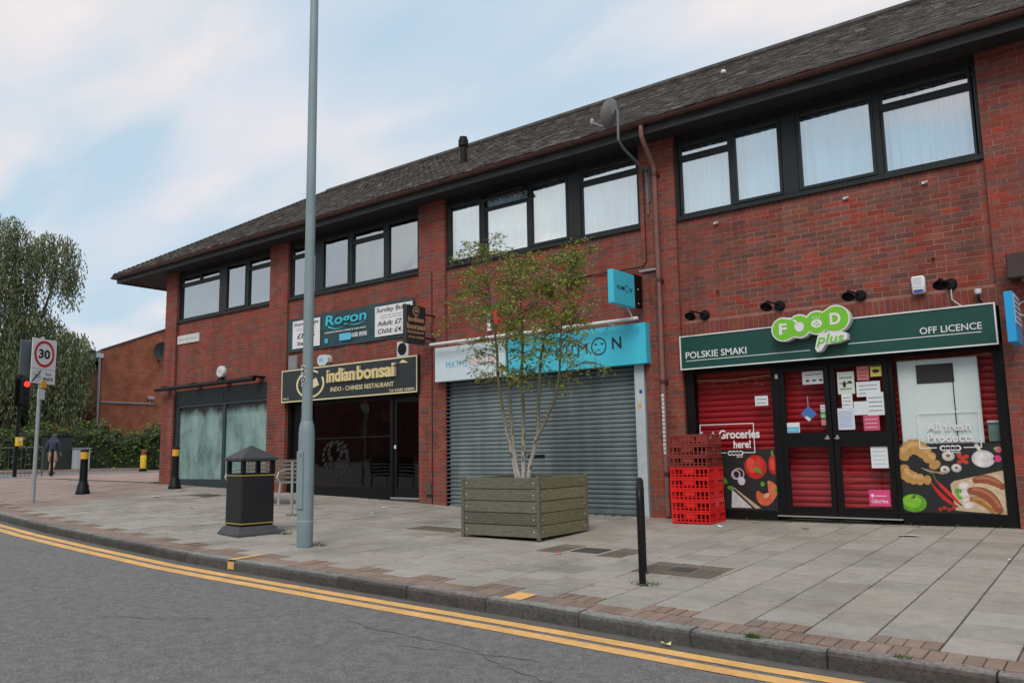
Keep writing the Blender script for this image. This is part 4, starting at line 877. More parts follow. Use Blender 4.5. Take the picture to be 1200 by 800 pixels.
for i, (x_, lab) in enumerate(((-5.11,'black swan-neck wall lamp, leftmost of the four above the green sign'),(-3.96,'black swan-neck wall lamp, second from the left above the green sign'),(-2.86,'black swan-neck wall lamp just above the lime logo'),(-1.77,'black swan-neck wall lamp with a pale cable, nearest the right edge'))):
    z_ = 3.28; a = thing('wall_lamp', lab, 'lamp', (x_,0,z_), group='sign lamps above the green fascia')
    b = MB(); b.lathe([(.075,0),(.075,.03),(.06,.045),(0,.047)], (x_,-.001,z_), 16, axis='-y'); B('wall_plate', b, BLACK, a, smooth=True)
    b = MB(); b.tube([(x_-.02,-.05,z_+.01),(x_-.06,-.2,z_+.03),(x_-.06,-.36,z_+.02)], .012, 6); B('arm', b, BLACK, a)
    b = MB(); M = Matrix.Translation((x_-.06,-.37,z_-.03)) @ Matrix.Rotation(R(-38),4,'X')
    pr_ = [(.02,.06),(.035,.05),(.05,.0),(.085,-.05),(.08,-.052),(.04,0),(.0,.03)]; ringsL = [[tuple(M @ Vector((r_*math.cos(t),r_*math.sin(t),h))) for t in np.linspace(0,2*math.pi,14,endpoint=False)] for r_, h in pr_]; b.loft(ringsL); B('lamp_shade', b, BLACK, a, smooth=True)
    if i == 3: b = MB(); b.tube([(x_,-.03,z_-.07),(x_+.0,-.03,z_-.2),(x_+.1,-.06,z_-.3),(x_+.16,-.05,z_-.32)], .008, 6); B('cable', b, DIRTYW, a)
# satellite dish on its bracket
a = thing('satellite_dish', 'grey satellite dish on a bent pole at the gutter, above the brown downpipe', 'satellite dish', (-6.1,-.9,5.75))
b = MB(); b.tube([(-5.95,PW,5.72),(-5.95,-.2,5.72),(-5.98,-.75,5.9),(-5.99,-.9,6.0),(-5.99,-.9,6.48),(-6.05,-.9,6.55)], .02, 8); b.box(-5.99,-5.92,PW-.02,PW-.001,5.2,5.8); b.tube([(-5.955,PW-.03,5.0),(-5.955,PW-.03,5.8)], .016, 6); B('pole', b, mat('dark_galvanised', (.12,.14,.145), .5), a, smooth=True)
b = MB(); nv = Vector((-.93,.12,.33)).normalized(); u = nv.cross(Vector((0,0,1))).normalized(); w = u.cross(nv); cD = Vector((-6.11,-.93,6.46))
rings_ = []
for r_, h in ((.0,-.07),(.10,-.05),(.175,-.02),(.228,.012),(.232,.008),(.175,-.03),(.10,-.06),(.0,-.08)): rings_.append([tuple(cD + nv*h + (u*math.cos(t)*.9+w*math.sin(t))*max(r_,.002)) for t in np.linspace(0,2*math.pi,24,endpoint=False)])
b.loft(rings_, None, False); B('dish', b, mat('dish_grey',(.2,.19,.19),.5,var=.15), a, smooth=True)
b = MB(); b.tube([tuple(cD-w*.21+nv*.0), tuple(cD-w*.16+nv*.32)], .01, 6); b.lathe([(.03,0),(.035,.05),(.02,.09)], tuple(cD-w*.16+nv*.32-Vector((0,0,.02))), 8); B('receiver_arm', b, GREY, a)

# ---- posters on the grocery glass (parts of the front)
def poster(x0, x1, z0, z1, m, y=.024, n=0, ink=INK, rot=0, y2=None, name='notice'):
    o = box(name, m, f4, x0, x1, y-.003, y, z0, z1)
    if n: lines(ink, f4, x0+(x1-x0)*.12, x1-(x1-x0)*.12, z0+(z1-z0)*.12, z1-(z1-z0)*.12, n, y-.0035, seed=int(x0*100) % 97)
    return o
PAP = mat('paper', (.68,.74,.78), .7, var=.04); PAPG = mat('greenish_paper', (.6,.68,.6), .7)
poster(-4.42,-4.23, 1.87,2.01, PAP, .029, 2)
poster(-3.72,-3.42, 2.13,2.31, DIRTYW, .019); lines(INK, f4, -3.68,-3.46, 2.24,2.295, 1, .0155, seed=9)
b = MB()
for k, xx in enumerate((-3.66,-3.57,-3.48)): b.poly(disc(xx+.01,2.18,.025,.016,0,8,bumps=.2), .0145,.0155)
B('pictogram', b, INK, f4)
poster(-4.03,-3.80, 1.47,1.61, WHITE, .0185); box('blue_band', SKYI, f4, -4.02,-3.81,.0135,.0153,1.475,1.55); lines(WHITE, f4, -4.0,-3.83, 1.485,1.54, 1, .0133, seed=3)
b = MB(); b.poly([(-3.77,1.73),(-3.66,1.62),(-3.55,1.72),(-3.66,1.83)], .006,.010); hang = B('open_tag', b, mat('tag_blue',(.05,.16,.45),.5), f4); b = MB(); b.tube([(-3.665,.012,1.83),(-3.665,.012,1.97)], .003, 4); b.poly([(-3.72,1.67),(-3.66,1.62),(-3.63,1.65),(-3.69,1.7)], .0045,.0058); B('tag_string', b, DIRTYW, f4, kind='stuff')
poster(-3.50,-3.435, 1.74,1.84, DIRTYW, .019,2); poster(-3.50,-3.435, 1.655,1.725, mat('green_card',(.12,.5,.22),.6), .019,1,WHITE); poster(-3.50,-3.435, 1.56,1.64, mat('pale_red_card',(.5,.2,.18),.6), .019)
box('lock_sticker', DIRTYW, f4, -4.1,-4.06,-.004,-.001,2.24,2.30)
dy0 = .019
poster(-3.25,-3.03, 1.97,2.27, PAPG, dy0, 3); b = MB(); b.poly(disc(-3.16,2.1,.022,.045,0,8), .0125,.0145); b.poly(disc(-3.09,2.13,.03,.012,0,8), .0125,.0145); B('pictogram', b, INK, f4)
poster(-2.99,-2.84, 2.14,2.33, mat('pink_card',(.62,.18,.2),.6), dy0, 3); poster(-2.82,-2.68, 2.18,2.34, mat('yellow_card',(.7,.6,.12),.6), dy0); b = MB(); b.poly(disc(-2.75,2.25,.045,.025,0,9,bumps=.15), .0125,.0145); b.box(-2.81,-2.69,.0125,.0145,2.31,2.325); B('pictogram', b, INK, f4)
poster(-3.01,-2.71, 1.92,2.12, PAP, .0155, 3); poster(-3.21,-3.07, 1.78,1.97, PAP, .0165, 3); poster(-3.06,-2.87, 1.68,1.86, PAP, .0165, 0); poster(-2.89,-2.67, 1.67,1.97, PAP, .0115, 4); poster(-3.28,-3.06, 1.49,1.78, mat('bluish_paper',(.58,.66,.78),.7), .0115, 7, BLUEI)
poster(-2.95,-2.75, 1.47,1.67, mat('crimson_card',(.55,.08,.16),.6), .0115, 3, PAP); poster(-2.89,-2.68, .98,1.27-.01, WHITE, .019, 4, SKYI); poster(-2.95,-2.69, .49,.70, PINK, .0115); text('Collect Here', WHITE, f4, -2.92,-2.72, .53,.58, .008, bold=.012); lines(WHITE, f4, -2.87,-2.72, .595,.66, 1, .008, seed=12); b = MB(); b.poly(disc(-2.905,.625,.02,.022,0,12), .0065,.0082); B('pictogram', b, WHITE, f4)
# flat food prints at the foot of the windows
def printmat():
    return mat('printed_vinyl', (.3,.3,.3), .45, attr='bc', var=.18, vscale=22)
PV = printmat()
def ell(b, cx, cz, rx, rz, rot, y, c, n=18, hole=0):
    ca_, sa_ = math.cos(rot), math.sin(rot); P = [(rx*math.cos(2*math.pi*k/n), rz*math.sin(2*math.pi*k/n)) for k in range(n)]
    Q = [(cx+u*ca_-v*sa_, y, cz+u*sa_+v*ca_) for u, v in P]
    if hole:
        Q2 = [(cx+(u*ca_-v*sa_)*hole, y, cz+(u*sa_+v*ca_)*hole) for u, v in P]
        for k in range(n): b.face([Q[k], Q[(k+1) % n], Q2[(k+1) % n], Q2[k]], c)
    else: b.face(Q, c)
def arc(b, pts, wd, y, c, c2=None):
    pts = [Vector((p[0],p[1])) for p in pts]
    L1, L2 = [], []
    for k, p in enumerate(pts):
        d = (pts[min(k+1,len(pts)-1)]-pts[max(k-1,0)]).normalized(); nn = Vector((-d.y,d.x)); w_ = wd*math.sin(math.pi*(k+.6)/(len(pts)+.2)) if wd > 0 else -wd
        L1.append(p+nn*w_); L2.append(p-nn*w_)
    b.face([(p.x,y,p.y) for p in L1]+[(p.x,y,p.y) for p in reversed(L2)], c)
def curve(p0, p1, p2, n=10): return [tuple((1-t)**2*a+2*t*(1-t)*b_+t*t*c for a, b_, c in zip(p0,p1,p2)) for t in np.linspace(0,1,n)]
BKG = (.018,.021,.022)
# right print  x -2.545..-1.395, z .42..1.285
b = MB(); b.box(-2.543,-1.397,.0265,.0295,.422,1.285,col=BKG); pr1 = B('food_print', b, PV, f4)
y_ = .0262
def pm(name, fn, y): 
    b = MB(); fn(b, y); B(name, b, PV, f4, kind='stuff')
BR = (.50,.27,.09); BR2 = (.62,.38,.15); BR3 = (.34,.15,.05)
def chain(b, pts, wd, y, c, c2, squash=.75):
    k = 0
    for i, p in enumerate(pts):
        q = pts[min(i+1, len(pts)-1)]; o_ = pts[max(i-1, 0)]; a = math.atan2(q[1]-o_[1], q[0]-o_[0]); t = i/(len(pts)-1); w_ = wd*(.72+.28*math.sin(math.pi*t))
        ell(b, p[0], p[1], w_*squash, w_, a, y-k*.00006, c); k += 1
    for i, p in enumerate(pts[1:-1]):
        q = pts[i+2]; o_ = pts[i]; a = math.atan2(q[1]-o_[1], q[0]-o_[0]); nx, nz = -math.sin(a), math.cos(a)
        ell(b, p[0]+nx*wd*.3, p[1]+nz*wd*.3, wd*.5, wd*.32, a, y-.0012-i*.00005, c2)
def bread(b, y):
    chain(b, curve((-2.50,1.13),(-2.36,1.42),(-2.14,1.02),9), .10, y, BR, BR2); chain(b, curve((-2.50,.98),(-2.52,.84),(-2.24,.83),7), .085, y-.002, BR, BR2); return
    arc(b, curve((-2.53,1.18),(-2.2,1.38),(-2.13,1.0),12), .115, y, BR3); arc(b, curve((-2.53,1.2),(-2.22,1.36),(-2.15,1.02),12), .095, y-.0006, BR)
    for t in (.2,.35,.5,.65): 
        p = curve((-2.53,1.2),(-2.22,1.36),(-2.15,1.02),21)[int(t*20)]; ell(b, p[0], p[1], .03,.075, -.8+t*1.5, y-.0012, BR2)
    arc(b, curve((-2.54,1.02),(-2.5,.85),(-2.2,.82),10), .09, y, BR3); arc(b, curve((-2.54,1.03),(-2.48,.87),(-2.21,.83),10), .07, y-.0006, BR)
    for p in ((-2.48,.93),(-2.38,.87),(-2.29,.84)): ell(b, p[0], p[1], .05,.025, -.4, y-.0012, BR2)
pm('printed_bread', bread, y_)
pm('printed_apple', lambda b, y: (ell(b,-2.42,.54,.15,.115,0,y,(.12,.36,.02)), ell(b,-2.44,.56,.11,.08,0,y-.0006,(.22,.52,.04)), ell(b,-2.42,.61,.03,.015,.3,y-.0012,(.07,.2,.02)), arc(b,[(-2.42,.61),(-2.40,.65)],-.006,y-.0018,(.1,.06,.02))), y_)
pm('printed_board', lambda b, y: (b.face([(-1.95,y,.46),(-1.4,y,.425),(-1.4,y,.95),(-1.94,y,.82),(-1.985,y,.78)],(.55,.42,.27)), b.face([(-1.9,y-.0005,.5),(-1.4,y-.0005,.47),(-1.4,y-.0005,.92),(-1.9,y-.0005,.8)],(.62,.49,.33))), y_)
SA = (.30,.085,.04); SA2 = (.45,.17,.09)
pm('printed_sausages', lambda b, y: (chain(b,curve((-1.70,.83),(-1.58,.88),(-1.43,.76),9),.055,y,SA,SA2,1), chain(b,curve((-1.76,.60),(-1.66,.62),(-1.55,.47),8),.045,y-.002,(.40,.16,.05),(.55,.3,.1),1), chain(b,curve((-1.76,.70),(-1.56,.72),(-1.48,.48),11),.062,y-.004,SA,SA2,1)), y_-.001)
pm('printed_onion', lambda b, y: [(ell(b,x1_,z1_,.07,.05,.3,y-.0006*k,(.65,.5,.5)), ell(b,x1_,z1_,.05,.034,.3,y-.0006*k-.0003,(.75,.68,.66))) for k,(x1_,z1_) in enumerate(((-1.84,.76),(-1.83,.67),(-1.81,.58),(-1.80,.53)))], y_-.001)
pm('printed_herb', lambda b, y: [ell(b,-1.9+.02*math.cos(k*2.4),.66+.05*math.sin(k*1.7),.025,.02,k,y-.0002*k,(.1,.4,.03)) for k in range(6)], y_-.001)
pm('printed_mushroom', lambda b, y: [(ell(b,x1_,z1_,r1_,r1_*.9,0,y,(.5,.46,.42)), ell(b,x1_-.006,z1_+.008,r1_*.75,r1_*.6,0,y-.0005,(.72,.68,.64)), ell(b,x1_,z1_,r1_*.35,r1_*.3,0,y-.001,(.22,.15,.1))) for x1_,z1_,r1_ in ((-1.98,1.13,.072),(-2.03,.96,.055),(-1.9,.98,.058))], y_)
pm('printed_tomato', lambda b, y: [ell(b,-1.86+.035*(k%3)+.01*(k%2),1.05+.05*(k//3)+.02*(k%2),.028,.026,0,y-.0003*k,(.55,.05,.03)) for k in range(7)]+[ell(b,-2.12+.05*k,.47+.02*(k%2),.025,.022,0,y-.0003*k,(.45,.03,.02)) for k in range(4)], y_)
pm('printed_garlic', lambda b, y: (ell(b,-1.6,1.09,.125,.105,0,y,(.6,.58,.58)), ell(b,-1.63,1.09,.06,.095,0,y-.0005,(.75,.73,.74)), ell(b,-1.56,1.08,.045,.09,0,y-.001,(.68,.65,.67)), arc(b,[(-1.62,1.17),(-1.65,1.24),(-1.67,1.27)],-.02,y-.0008,(.66,.6,.5))), y_)
pm('printed_radish', lambda b, y: (ell(b,-1.43,1.2,.04,.038,0,y,(.6,.1,.16)), ell(b,-1.45,1.09,.045,.04,0,y,(.7,.06,.2)), ell(b,-1.46,1.21,.02,.018,0,y-.0005,(.2,.4,.1)), arc(b,[(-1.49,1.12),(-1.55,1.17)],-.004,y-.0005,(.6,.5,.5))), y_)
pm('printed_chilli', lambda b, y: (arc(b,curve((-2.2,.80),(-2.1,.6),(-1.92,.5)),.024,y,(.6,.02,.015)), arc(b,curve((-2.14,.82),(-2.02,.68),(-1.87,.51)),.022,y-.0005,(.68,.03,.02)), arc(b,[(-2.2,.8),(-2.24,.86)],-.006,y,(.1,.25,.03)), arc(b,[(-2.14,.82),(-2.17,.9)],-.006,y,(.1,.25,.03))), y_)
pm('printed_twigs', lambda b, y: [arc(b,[(-2.3+.03*k,.98-.02*k),(-2.05+.02*k,.9+.01*k)],-.005,y-.0002*k,(.35,.28,.18)) for k in range(4)], y_)
# left print
b = MB(); b.box(-5.358,-4.167,.0265,.0295,.387,1.25,col=BKG); B('food_print', b, PV, f4)
PR = (.5,.02,.015); PR2 = (.7,.08,.05)
pm('printed_pepper', lambda b, y: (ell(b,-4.47,1.0,.165,.17,0,y,PR), ell(b,-4.53,1.02,.07,.11,.2,y-.0005,PR2), ell(b,-4.42,1.03,.06,.1,-.1,y-.001,(.6,.04,.03)), arc(b,curve((-4.5,.98),(-4.44,.97),(-4.38,.9)),.03,y-.0015,(.12,.3,.03)), ell(b,-4.21,1.03,.07,.14,0,y,PR), ell(b,-4.22,1.04,.035,.09,0,y-.0005,PR2), arc(b,[(-4.21,1.15),(-4.22,1.23)],-.015,y-.001,(.12,.3,.04))), y_)
pm('printed_tomato', lambda b, y: (arc(b,curve((-4.46,.66),(-4.4,.46),(-4.22,.58)),.085,y,(.62,.12,.05)), arc(b,curve((-4.3,.8),(-4.2,.7),(-4.24,.55)),.07,y-.0005,(.66,.16,.08)), ell(b,-4.33,.6,.05,.03,.6,y-.001,(.75,.4,.25)), ell(b,-4.38,.76,.03,.035,0,y-.0015,(.1,.35,.03)), ell(b,-4.19,.67,.02,.04,0,y-.0015,(.1,.35,.03))), y_)
pm('printed_onion', lambda b, y: (ell(b,-4.73,.9,.09,.085,0,y,(.5,.36,.5),hole=.8), ell(b,-4.77,.89,.07,.07,0,y-.0005,(.62,.5,.6),hole=.75), ell(b,-4.69,.8,.055,.06,0,y-.001,(.6,.55,.65))), y_)
pm('printed_cloth', lambda b, y: (b.face([(-4.86,y,.42),(-4.55,y,.42),(-4.84,y,.68)],(.55,.57,.58)), b.face([(-4.84,y-.0005,.72),(-4.8,y-.0005,.7),(-4.42,y-.0005,.42),(-4.5,y-.0005,.41)],(.5,.38,.28))), y_)
pm('printed_leaf', lambda b, y: [ell(b,-5.1+.08*k,.7+.05*(k%3),.05,.03,k,y-.0003*k,(.1,.3,.05)) for k in range(4)], y_)
# white vinyl lettering and line frames
def frame(x0, x1, z0, z1, y, t=.012, gap=None):
    b = MB(); b.box(x0,x1,y-.002,y,z1-t,z1); b.box(x0,x0+t,y-.002,y,z0+t,z1-t); b.box(x1-t,x1,y-.002,y,z0+t,z1-t)
    if gap: b.box(x0,gap[0],y-.002,y,z0,z0+t); b.box(gap[1],x1,y-.002,y,z0,z0+t)
    else: b.box(x0,x1,y-.002,y,z0,z0+t)
    B('vinyl_frame', b, WHITE, f4)
text('Fresh', WHITE, f4, -5.3,-5.05, 1.42,1.52, .026, bold=.02); text('Groceries', WHITE, f4, -5.0,-4.38, 1.41,1.54, .026, bold=.03); text('here!', WHITE, f4, -4.78,-4.52, 1.27,1.385, .026, bold=.03); frame(-5.3,-4.46, 1.20,1.63, .0262, gap=(-4.9,-4.66))
text('All fresh', WHITE, f4, -2.2,-1.70, 1.44,1.55, .026, bold=.02); text('Products', WHITE, f4, -2.2,-1.68, 1.30,1.41, .026, bold=.02); frame(-2.3,-1.6, 1.225,1.68, .0262, gap=(-2.1,-1.8))
for c0 in (-2.03, -4.84):
    for k in range(4): 
        b = MB(); ell(b, c0+k*.055, 1.225 if c0 > -3 else 1.2, .038,.036,0,.0235,(.75,.77,.78),hole=.55); B('vinyl_logo', b, PV, f4)
    text('plus', WHITE, f4, c0+.1, c0+.19, (1.155 if c0 > -3 else 1.13), (1.19 if c0 > -3 else 1.165), .0258)

# ------------------------------------------------------------------ street furniture
def gnd(x, y): return zg(x, y)
# lamp post
lx, ly = -8.22, -4.98; lz = gnd(lx, ly)
lp = thing('lamp_post', 'tall blue-grey tapered lamp post with wider sleeve, standing near the kerb', 'lamp post', (lx, ly, lz))
b = MB(); b.lathe([(.095,0),(.098,.02),(.098,1.38),(.09,1.46),(.068,1.53)], (lx,ly,lz), 24); B('sleeve', b, GALV, lp, smooth=True)
b = MB(); b.lathe([(.066,1.5),(.064,3),(.052,7.5),(.045,9.2)], (lx,ly,lz), 20); b.lathe([(.0715,1.53),(.0715,1.55)], (lx,ly,lz), 20); B('pole', b, GALV, lp, smooth=True)
b = MB(); M = Matrix.Translation((lx,ly,lz)) @ Matrix.Rotation(R(-68+90-18),4,'Z'); b.bbox(-.052,.052,-.112,-.08,.45,1.15,b=.008,M=M); B('access_door', b, GALV, lp); b = MB(); b.box(.02,.032,-.116,-.112,1.09,1.105,M=M); B('door_lock', b, BLACK, lp)
b = MB(); b.lathe([(.0995,.30),(.0995,.315)], (lx,ly,lz), 24); B('band', b, mat('paint_line',(.36,.42,.43),.5), lp)
b = MB(); b.tube([(lx,ly,lz+9.2),(lx+.05,ly-.25,lz+9.35),(lx+.1,ly-1.0,lz+9.45)], .035, 8); B('outreach_arm', b, GALV, lp, smooth=True)
b = MB(); b.bbox(lx-.03,lx+.25,ly-1.6,ly-1.0,lz+9.4,lz+9.52,b=.04); B('lantern', b, GREY, lp)
nm = Matrix.Translation((lx,ly,lz)) @ Matrix.Rotation(R(30),4,'Z')
for s_, z_ in (('2', 2.16), ('0', 2.03)):
    for mm_, bo, yy, sc in ((WHITE,.09,-.071,1.0),(INK,.03,-.074,.8)):
        v, f = text_v(s_, bo); lo, hi = v.min(0), v.max(0); u_ = (v-lo)/(hi-lo); mb = MB(); w_, h_ = .06*sc, .105*sc
        mb.v = [tuple(nm @ Vector((-.028+(p[0]-.5)*w_, yy-p[2]*.002, z_+(p[1]-.5)*h_))) for p in u_]; mb.f = list(f); mb.c = [None]*len(f); B('number', mb, mm_, lp)
# litter bin
bx_, by_ = -9.92, -4.60; bz = gnd(bx_, by_)
bn_ = thing('litter_bin', 'black square litter bin with pyramid roof and thin gold bands on a grey plinth', 'litter bin', (bx_, by_, bz), R(-8))
w = .242
def prism(rs): 
    m_ = MB(); m_.loft([[(-a,-a,z),(a,-a,z),(a,a,z),(-a,a,z)] for a, z in rs]); return m_
LB('plinth', prism([(.315,-.03),(.315,.02),(.262,.11),(.24,.12)]), mat('bin_plinth',(.06,.063,.068),.7,var=.2), bn_)
m_ = MB(); m_.bbox(-w,w,-w,w,.12,.82,b=.018); LB('body', m_, mat('bin_black',(.007,.008,.01),.5,var=.15,vscale=4,bump=.25,bscale=12), bn_)
m_ = MB()
for z_ in (.15, .795): m_.box(-w-.004,w+.004,-w-.004,w+.004,z_,z_+.014)
LB('gold_band', m_, mat('gold_band',(.42,.3,.06),.5), bn_)
m_ = MB()
for sx in (-1,1):
    for sy in (-1,1): m_.box(sx*w-(.055 if sx>0 else 0), sx*w+(0 if sx>0 else .055), sy*w-(.055 if sy>0 else 0), sy*w+(0 if sy>0 else .055), .82, 1.0)
m_.box(-w,w,-w,w,.815,.83); m_.box(-w-.001,w+.001,-w-.001,w+.001,.99,1.03); LB('post_frame', m_, BLACK, bn_)
LB('roof', prism([(.275,1.005),(.275,1.035),(.01,1.21),(.002,1.212)]), mat('bin_roof',(.04,.04,.045),.6,var=.2), bn_)
# planter
pc = (-6.62, -2.62); pz = gnd(*pc)-.01; ang = R(3); hw = .60; HH = .74
pt = thing('planter', 'large square weathered timber planter on the pavement before the grey shutter', 'planter', (pc[0], pc[1], pz), ang)
prr = random.Random(2); nb = 5; bh = HH/nb
for side in range(4):
    Ms = Matrix.Rotation(side*math.pi/2, 4, 'Z')
    for k in range(nb):
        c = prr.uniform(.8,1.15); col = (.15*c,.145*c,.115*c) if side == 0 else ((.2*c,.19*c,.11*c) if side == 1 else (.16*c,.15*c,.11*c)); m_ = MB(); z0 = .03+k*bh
        j = prr.uniform(-.004,.004); m_.bbox(-hw+.035, hw-.035, -hw+j, -hw+.035+j, z0+.004, z0+bh-.004, b=.005, col=col, M=Ms); LB('plank', m_, WOOD, pt)
        m_ = MB()
        for xx in (-hw+.075, hw-.075):
            for zz in (z0+bh*.5,): m_.lathe([(.013,0),(.013,.004),(.006,.006)], (xx,-hw+j-.0005,zz), 8, axis='-y')
            m_.v = [tuple(Ms @ Vector(p)) for p in m_.v]; LB('bolt_head', m_, STEEL, pt); m_ = MB()
    m_ = MB(); m_.bbox(-hw-.012,-hw+.034,-hw-.012,-hw+.034,.0,HH+.045,b=.006,col=(.15,.14,.11),M=Ms); LB('corner_post', m_, WOOD, pt)
m_ = MB(); m_.box(-hw+.04,hw-.04,-hw+.04,hw-.04,.05,HH-.06); LB('soil', m_, SOIL, pt)
m_ = MB()
for k in range(260):
    x, y = prr.uniform(-.53,.53), prr.uniform(-.53,.53); h = prr.uniform(.02,.09); a = prr.uniform(0,6.3); g_ = prr.uniform(.7,1.3)
    m_.face([(x,y,HH-.06),(x+.02*math.cos(a),y+.02*math.sin(a),HH-.06),(x+.03*math.cos(a+1),y+.03*math.sin(a+1),HH-.06+h)], (.06*g_,.09*g_,.025*g_))
LB('weeds', m_, LEAF, pt, kind='stuff')
# birch in the planter -------------------------------------------------
tz = pz+HH-.08
tree = thing('birch_tree', 'slender multi-stemmed birch with sparse yellow-green leaves, growing in the timber planter', 'tree', (pc[0]-.1, pc[1]+.1, tz))
stems = [ [(-6.80,-2.55,tz),(-6.88,-2.52,1.12),(-7.03,-2.5,1.62),(-7.15,-2.5,2.3),(-7.2,-2.48,2.9),(-7.32,-2.45,3.55),(-7.40,-2.42,4.1),(-7.42,-2.4,4.5)],
          [(-6.74,-2.5,tz),(-6.76,-2.46,1.2),(-6.78,-2.42,1.7),(-6.80,-2.4,2.4),(-6.80,-2.38,3.1),(-6.86,-2.35,3.7),(-6.93,-2.3,4.2)],
          [(-6.72,-2.6,tz),(-6.80,-2.62,1.3),(-6.82,-2.66,1.9),(-6.83,-2.7,2.6),(-6.78,-2.75,3.2),(-6.62,-2.8,3.9)],
          [(-6.66,-2.52,tz),(-6.60,-2.5,1.15),(-6.5,-2.48,1.5),(-6.49,-2.45,2.0),(-6.45,-2.42,2.6),(-6.32,-2.4,3.1),(-6.22,-2.38,3.6),(-6.16,-2.35,4.15)],
          [(-6.52,-2.5,1.42),(-6.35,-2.52,1.65),(-6.14,-2.55,2.0),(-6.05,-2.56,2.4),(-6.0,-2.58,2.9),(-5.88,-2.6,3.5),(-5.78,-2.6,3.95)] ]
def cr(P, n):
    P = [Vector(p) for p in P]; out = []
    for i in range(len(P)-1):
        a, b_, c, d = P[max(i-1,0)], P[i], P[i+1], P[min(i+2,len(P)-1)]
        for k in range(n):
            t = k/n; out.append(.5*((2*b_)+(c-a)*t+(2*a-5*b_+4*c-d)*t*t+(3*b_-a-3*c+d)*t**3))
    out.append(P[-1]); return out
trr = random.Random(21); wood = MB(); leaves = MB(); twigs = MB()
def leaf(mb_, p, size, cols, rnd, droop=.6):
    a = rnd.uniform(0, 6.283); d = Vector((math.cos(a), math.sin(a), -rnd.uniform(-.3, 1)*droop)).normalized(); u = d.cross(Vector((rnd.uniform(-1,1), rnd.uniform(-1,1), rnd.uniform(-.2,1)))).normalized()
    s_ = size*rnd.uniform(.7,1.3); c = cols[rnd.randrange(len(cols))]; k = rnd.uniform(.75,1.25); c = tuple(q*k for q in c)
    mb_.quad(tuple(p), tuple(p+d*s_*.5+u*s_*.34), tuple(p+d*s_), tuple(p+d*s_*.5-u*s_*.34), col=c)
BLC = [(.32,.40,.085),(.34,.38,.08),(.16,.24,.045),(.36,.38,.09),(.20,.27,.05),(.30,.24,.06)]
stems = [[(x, y, z if z < 2.5 else 2.5+(z-2.5)*.88) for x, y, z in st] for st in stems]
for si, st in enumerate(stems):
    P = cr(st, 6); n_ = len(P); r0 = (.026,.03,.022,.028,.02)[si]
    rad = [r0*(1-k/n_)**.8+.0035 for k in range(n_)]
    m_ = MB(); m_.tube([tuple(p+Vector((trr.uniform(-.005,.005),trr.uniform(-.005,.005),0))) for p in P], rad, 8, col=None); m_.c = []
    for f in m_.f:
        z = sum(m_.v[i][2] for i in f)/len(f); t = min(max((z-1.0)/.9, 0), 1); c1, c2 = (.42,.39,.36), (.12,.115,.06)
        if trr.random() < .12: c1 = (.1,.08,.07)
        m_.c.append(tuple(a*(1-t)+b_*t for a, b_ in zip(c1, c2)))
    B('stem', m_, BARK, tree, smooth=True)
    for k in range(n_):
        z = P[k].z
        if z < 2.1: continue
        up = (z-2.25)/2.1
        for _ in range(1 if trr.random() < .55 or z < 2.8 else 2):
            a = trr.uniform(0, 6.283); ln = (.52+.14*up-.5*max(0,up-.55))*trr.uniform(.6,1.3)
            if si == 0: a = math.pi + trr.uniform(-1.9,1.9); ln *= 1.3 if z > 2.9 else .8
            if si == 4: a = trr.uniform(-1.8,1.8); ln *= (.75 if z > 2.9 else 1.25)
            d = Vector((math.cos(a), math.sin(a)*.8, trr.uniform(.35,1.1))); pts = [P[k]]; q = P[k].copy(); nst = 9
            for s_ in range(nst):
                d = (d + Vector((trr.uniform(-.22,.22), trr.uniform(-.22,.22), -.06-.025*s_))).normalized(); q = q + d*ln/nst; pts.append(q.copy())
            twigs.tube([tuple(p) for p in pts], [.0055*(1-i/(nst+1))+.001 for i in range(nst+1)], 4, col=(.07,.05,.035))
            for i in range(2, nst+1):
                for _2 in range(3):
                    e = Vector((trr.uniform(-1,1), trr.uniform(-1,1), trr.uniform(-.6,.6))).normalized(); tl_ = trr.uniform(.05,.17); base = pts[i]; en = base+e*tl_+Vector((0,0,-tl_*.3))
                    twigs.tube([tuple(base), tuple(base+e*tl_*.6), tuple(en)], [.0016,.0012,.0008], 3, col=(.08,.06,.035), cap=False)
                    for t in (.3,.5,.7,.85,1.0):
                        for _3 in range(2 if t > .6 else 1):
                            if trr.random() < (.55 if z > 2.8 else .42):
                                leaf(leaves, base+(en-base)*t+Vector((trr.uniform(-.008,.008),trr.uniform(-.008,.008),trr.uniform(-.008,.008))), .036, BLC, trr, .9)
B('twigs', twigs, BARK, tree); B('foliage', leaves, LEAF, tree, kind='stuff')
print('birch leaves', len(leaves.f))
# hoop cycle stand
h0, h1 = Vector((-3.60,-4.95)), Vector((-3.86,-4.45)); d = h1-h0
za_, zb_ = gnd(h0.x,h0.y), gnd(h1.x,h1.y)
hp = thing('cycle_stand', 'black steel hoop cycle stand seen end-on near the kerb', 'cycle stand', (h0.x, h0.y, za_))
P = [(h0.x,h0.y,za_-.05),(h0.x,h0.y,za_+.72)]
for k in range(1, 8): t = k/8*math.pi; P.append((h0.x+d.x*(.5-.5*math.cos(t)), h0.y+d.y*(.5-.5*math.cos(t)), za_+.74+.15*math.sin(t)))
P += [(h1.x,h1.y,za_+.72),(h1.x,h1.y,zb_-.05)]
b = MB(); b.tube(P, .030, 12); B('hoop', b, BLACK, hp, smooth=True)
b = MB(); 
for q, z in ((h0,za_),(h1,zb_)): b.lathe([(.05,-.01),(.05,.01),(.034,.014)], (q.x,q.y,z), 12)
B('base_collar', b, COVER, hp)
